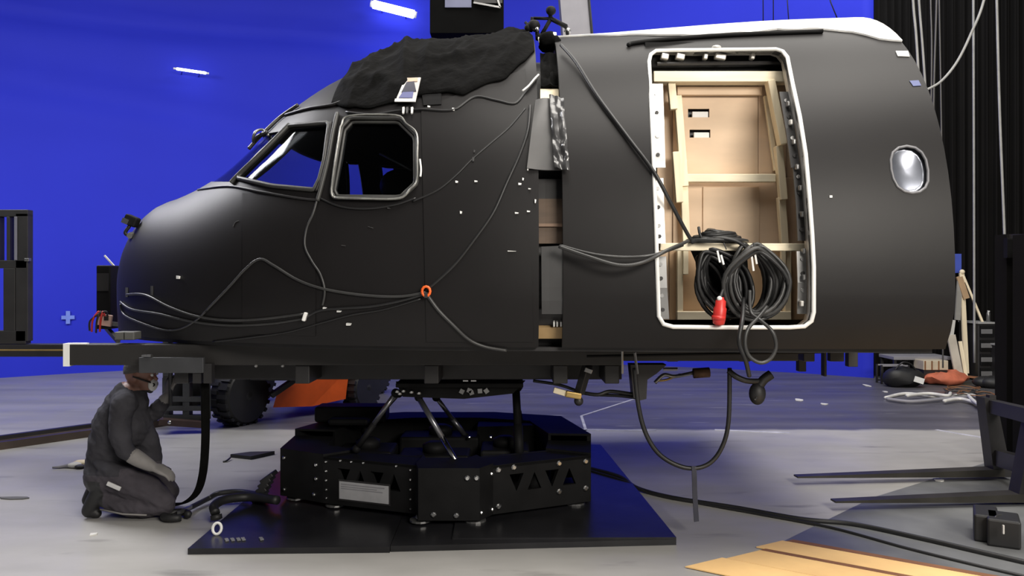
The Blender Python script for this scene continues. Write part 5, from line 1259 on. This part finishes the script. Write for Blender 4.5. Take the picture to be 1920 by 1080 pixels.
# ================================================================== KNEELING PERSON
def make_person():
    rt = thing('person', 'person in dark work clothes and grey gloves kneeling under the nose, facing right', 'person', G(235, 972))
    mb = MB()
    def limb(pts, rads, n=16, k=5):
        q = cr([Vector((*p, 0)) if len(p) == 2 else Vector(p) for p in pts], k); N = len(q); R = []
        for i in range(N):
            t = i/(N-1)*(len(rads)-1); a = min(int(t), len(rads)-2); R.append(rads[a]+(rads[a+1]-rads[a])*(t-a))
        mb.tube(q, R, n); mb.ball(q[0], R[0], 10); mb.ball(q[-1], R[-1], 10)
        return q
    # trunk
    limb([P(206, 890, 5.38), P(210, 850, 5.38), P(222, 800, 5.38), P(240, 752, 5.38)], [.155, .155, .165, .13])
    mb.ball(P(205, 888, 5.38), .17, 12, (.9, 1.1, .85))
    limb([P(234, 758, 5.22), P(236, 752, 5.38), P(240, 758, 5.54)], [.075, .10, .075])
    mb.ball(P(250, 800, 5.38), .13, 12, (.85, 1.15, 1.1))
    # neck, head
    limb([P(244, 742, 5.38), P(258, 722, 5.38)], [.062, .058])
    H = P(266, 703, 5.38)
    mb.ball(H+Vector((-.012, 0, .022)), .100, 14, (1.0, .78, 1.05))
    mb.ball(H+Vector((.022, 0, -.045)), .068, 12, (.95, .84, 1.1))
    mb.ball(H+Vector((.058, 0, -.098)), .026, 8)                       # chin
    mb.tube([H+Vector((.080, 0, .005)), H+Vector((.102, 0, -.030)), H+Vector((.086, 0, -.038))], [.009, .013, .010], 8)   # nose
    mb.ball(H+Vector((.085, 0, .022)), .024, 8, (.6, 1.9, .5))          # brow
    for s in (-1, 1):
        mb.ball(H+Vector((-.012, s*.078, -.012)), .026, 8, (.75, .4, 1.15))   # ear
        mb.ball(H+Vector((.070, s*.032, -.022)), .024, 8, (.7, 1, .8))        # cheek
    mb.ball(H+Vector((.084, 0, -.060)), .012, 8, (.7, 2.0, .45)); mb.ball(H+Vector((.081, 0, -.070)), .013, 8, (.7, 1.8, .5))   # lips
    # near arm: down, forearm across the thigh
    limb([P(232, 760, 5.22), P(224, 805, 5.19), P(236, 846, 5.17)], [.078, .068, .056])
    limb([P(236, 846, 5.17), P(262, 862, 5.18), P(284, 874, 5.20)], [.056, .050, .036])
    # far arm reaching forward and up
    limb([P(246, 760, 5.54), P(272, 778, 5.52), P(290, 775, 5.50)], [.075, .062, .054])
    limb([P(290, 775, 5.50), P(303, 758, 5.47), P(314, 742, 5.45)], [.054, .046, .034])
    # jacket hem and folds
    limb([P(190, 868, 5.26), P(215, 886, 5.22), P(246, 884, 5.26)], [.05, .055, .04])
    limb([P(262, 800, 5.42), P(280, 840, 5.44), P(290, 872, 5.46)], [.09, .07, .05])
    # legs
    limb([P(208, 893, 5.29), P(262, 912, 5.28), P(306, 942, 5.27)], [.115, .100, .078])
    limb([P(306, 946, 5.27), P(255, 950, 5.27), P(198, 936, 5.27)], [.075, .072, .056])
    limb([P(214, 885, 5.48), P(275, 892, 5.50), P(314, 922, 5.52)], [.11, .095, .075])
    limb([P(314, 926, 5.52), P(255, 934, 5.52), P(200, 920, 5.52)], [.072, .070, .055])
    # boots, toes tucked under
    for Y, dy in ((5.27, 0), (5.52, -20)):
        limb([P(192, 912+dy, Y), P(178, 936+dy, Y), P(167, 957+dy, Y)], [.055, .052, .046]); limb([P(168, 958+dy, Y), P(182, 963+dy, Y)], [.040, .030])
        mb.ball(P(190, 906+dy, Y), .048, 8)
    # hands: palm, four fingers and a thumb each
    def hand(w, d, up, side, curl, s=1.0):
        """w wrist, d direction of the fingers, up back-of-hand normal, side towards the thumb"""
        d = Vector(d).normalized(); up = Vector(up); up = (up-d*up.dot(d)).normalized(); sd = Vector(side); sd = (sd-d*sd.dot(d)-up*sd.dot(up)).normalized()
        w = Vector(w)
        for k in range(4):
            o = sd*(.030-.020*k); L = [.078, .088, .082, .062][k]*s
            a = w+d*.02+o*.7; b = w+d*.085+o; mb.tube([a, b], [.016, .0125], 8); mb.ball(a, .016, 6); mb.ball(b, .0125, 6)
            p = b; dd = d.copy(); 
            for q, fr in enumerate((.45, .32, .23)):
                dd = (dd-up*curl[q]).normalized(); e = p+dd*L*fr; mb.tube([p, e], [.0112-.001*q, .0104-.001*q], 8); mb.ball(e, .0104-.001*q, 6); p = e
        a = w+d*.025+sd*.026; dd = (d*.75+sd*.75-up*.15).normalized(); b = a+dd*.042; mb.tube([a, b], [.017, .013], 8); mb.ball(a, .017, 6); mb.ball(b, .013, 6)
        dd = (dd*.6+d*.7-up*.35).normalized(); e = b+dd*.034; mb.tube([b, e], [.0125, .011], 8); mb.ball(e, .011, 6)
        e2 = e+(dd-up*.3).normalized()*.026; mb.tube([e, e2], [.011, .009], 8); mb.ball(e2, .009, 6)
    nw = P(286, 875, 5.20); hand(nw, (1, .15, -.45), (.35, -.35, .9), (0, 1, .1), (.25, .55, .6))
    fw = P(315, 740, 5.45); hand(fw, (.35, -.35, .9), (-.5, -.8, .15), (-.9, .2, .3), (.55, 1.1, 1.1))
    # fuse to one skin
    a = tmp_obj(mb.v, mb.f)
    md = a.modifiers.new('r', 'REMESH'); md.mode = 'VOXEL'; md.voxel_size = .0075; md.adaptivity = 0
    sm = a.modifiers.new('s', 'SMOOTH'); sm.factor = .5; sm.iterations = 3
    dg = bpy.context.evaluated_depsgraph_get(); me = bpy.data.meshes.new_from_object(a.evaluated_get(dg)); bpy.data.objects.remove(a)
    v = [q.co.copy() for q in me.vertices]; f = [list(p.vertices) for p in me.polygons]; nn = [q.normal.copy() for q in me.vertices]
    def near(p, a, b, r):
        d = b-a; t = max(0, min(1, (p-a).dot(d)/d.dot(d))); return (p-(a+d*t)).length < r
    hn = lambda p: near(p, P(256, 859, 5.18), nw, .062) and p.z > nw.z-.05-(p.x-nw.x)*.5 or near(p, nw, nw+Vector((1, .15, -.45)).normalized()*.13, .056)
    hfz = lambda p: near(p, fw, fw+Vector((.35, -.35, .9)).normalized()*.16, .06)
    isk = lambda p: (p-H).length < .145 and p.z > H.z-.098+max(0, (H.x-.02-p.x))*.5
    bt = lambda p: p.x < P(199, 900, 5.27).x and p.z < P(190, 896, 5.3).z
    # cloth folds
    for i, p in enumerate(v):
        if isk(p) or hn(p) or hfz(p) or bt(p): continue
        q = Vector((p.x*9, p.y*5, p.z*14+p.x*8)); v[i] = p+nn[i]*(.010*noise.noise(q)+.006*noise.noise(q*2.3))
    o = obj('body', v, f, [JACKET, TROUS, SKIN, GLOVE, RUB], rt, True)
    base = rt.location; wz = P(210, 868, 5.38)
    for pl in o.data.polygons:
        c = pl.center+base
        if isk(c): m = 2
        elif hn(c) or hfz(c): m = 3
        elif bt(c): m = 4
        elif c.z < P(200, 885, 5.3).z or (c.z < wz.z and c.x > P(250, 0, 5.38).x): m = 1
        else: m = 0
        pl.material_index = m
    # eyes, cap, hair, ear defender, collar, trouser details
    for s in (-1, 1):
        MB().ball(H+Vector((.083, s*.032, .004)), .011, 8).build('eye', TAPEW, rt, True)
        MB().ball(H+Vector((.092, s*.032, .004)), .005, 6).build('pupil', BLK, rt, True)
    cap = MB(); pr = []
    for i in range(11): t = i/10*PI*.52; pr.append((.104*math.sin(t)+.001, .104*math.cos(t)*1.06))
    cap.lathe(pr[::-1], (0, 0, 0), (-.15, 0, 1), 24)
    cap.v = [H+Vector((-.012+p.x*1.02, p.y*.83, p.z+.03)) for p in cap.v]
    cap.build('knit_cap', mat('cap_grey', (.085, .08, .078), .9, bump=.3, bscale=60), rt, True)
    MB().tube([H+Vector((.085*math.cos(a), .072*math.sin(a), .036-.01*math.cos(a))) for a in [2*PI*k/20 for k in range(20)]], .012, 6, True).build('cap_cuff', mat('cap_grey'  , (.085, .08, .078)), rt, True)
    MB().ball(H+Vector((.074, 0, -.062)), .046, 10, (.55, 1.15, 1.0)).build('face_mask', TAPEW, rt, True)
    for k in (-1, 1):
        MB().tube([H+Vector((-.02, k*.086, .0)), H+Vector((.03, k*.080, -.02)), H+Vector((.080, k*.045, -.045))], .006, 6).build('mask_strap', BLK, rt, True)
        MB().lathe([(.012, -.006), (.014, 0), (.012, .006)], H+Vector((.088, k*.030, -.062)), (.8, k*.6, 0), 10).build('mask_valve', BLK, rt, True)
    MB().tube([P(241+10*math.cos(a), 740-4*math.cos(a), 5.38+.075*math.sin(a)) for a in [2*PI*k/18 for k in range(18)]], .022, 8, True).build('collar', JACKET, rt, True)
    a = P(203, 909, 5.15); MB().bar(P(201, 906, 5.16), P(226, 917, 5.16), .016, .026, .004).build('pocket_reflector', mat('reflector_grey', (.62, .62, .62), .4), rt)
    MB().bar(P(270, 883, 5.17), P(290, 872, 5.17), .03, .012).build('glove_tape', LG, rt) if False else None
    MB().tube([P(188, 955, 5.20), P(230, 964, 5.195), P(275, 966, 5.20)], .006, 6).build('trouser_piping', GLOVE, rt, True)
    return rt
make_person()
MB().tube([Vector((P(321, 0, 5.43).x, 5.41, ZB-.03)), P(320, 760, 5.41)], .013, 8).build('hanger_rod', GB, SF, True)
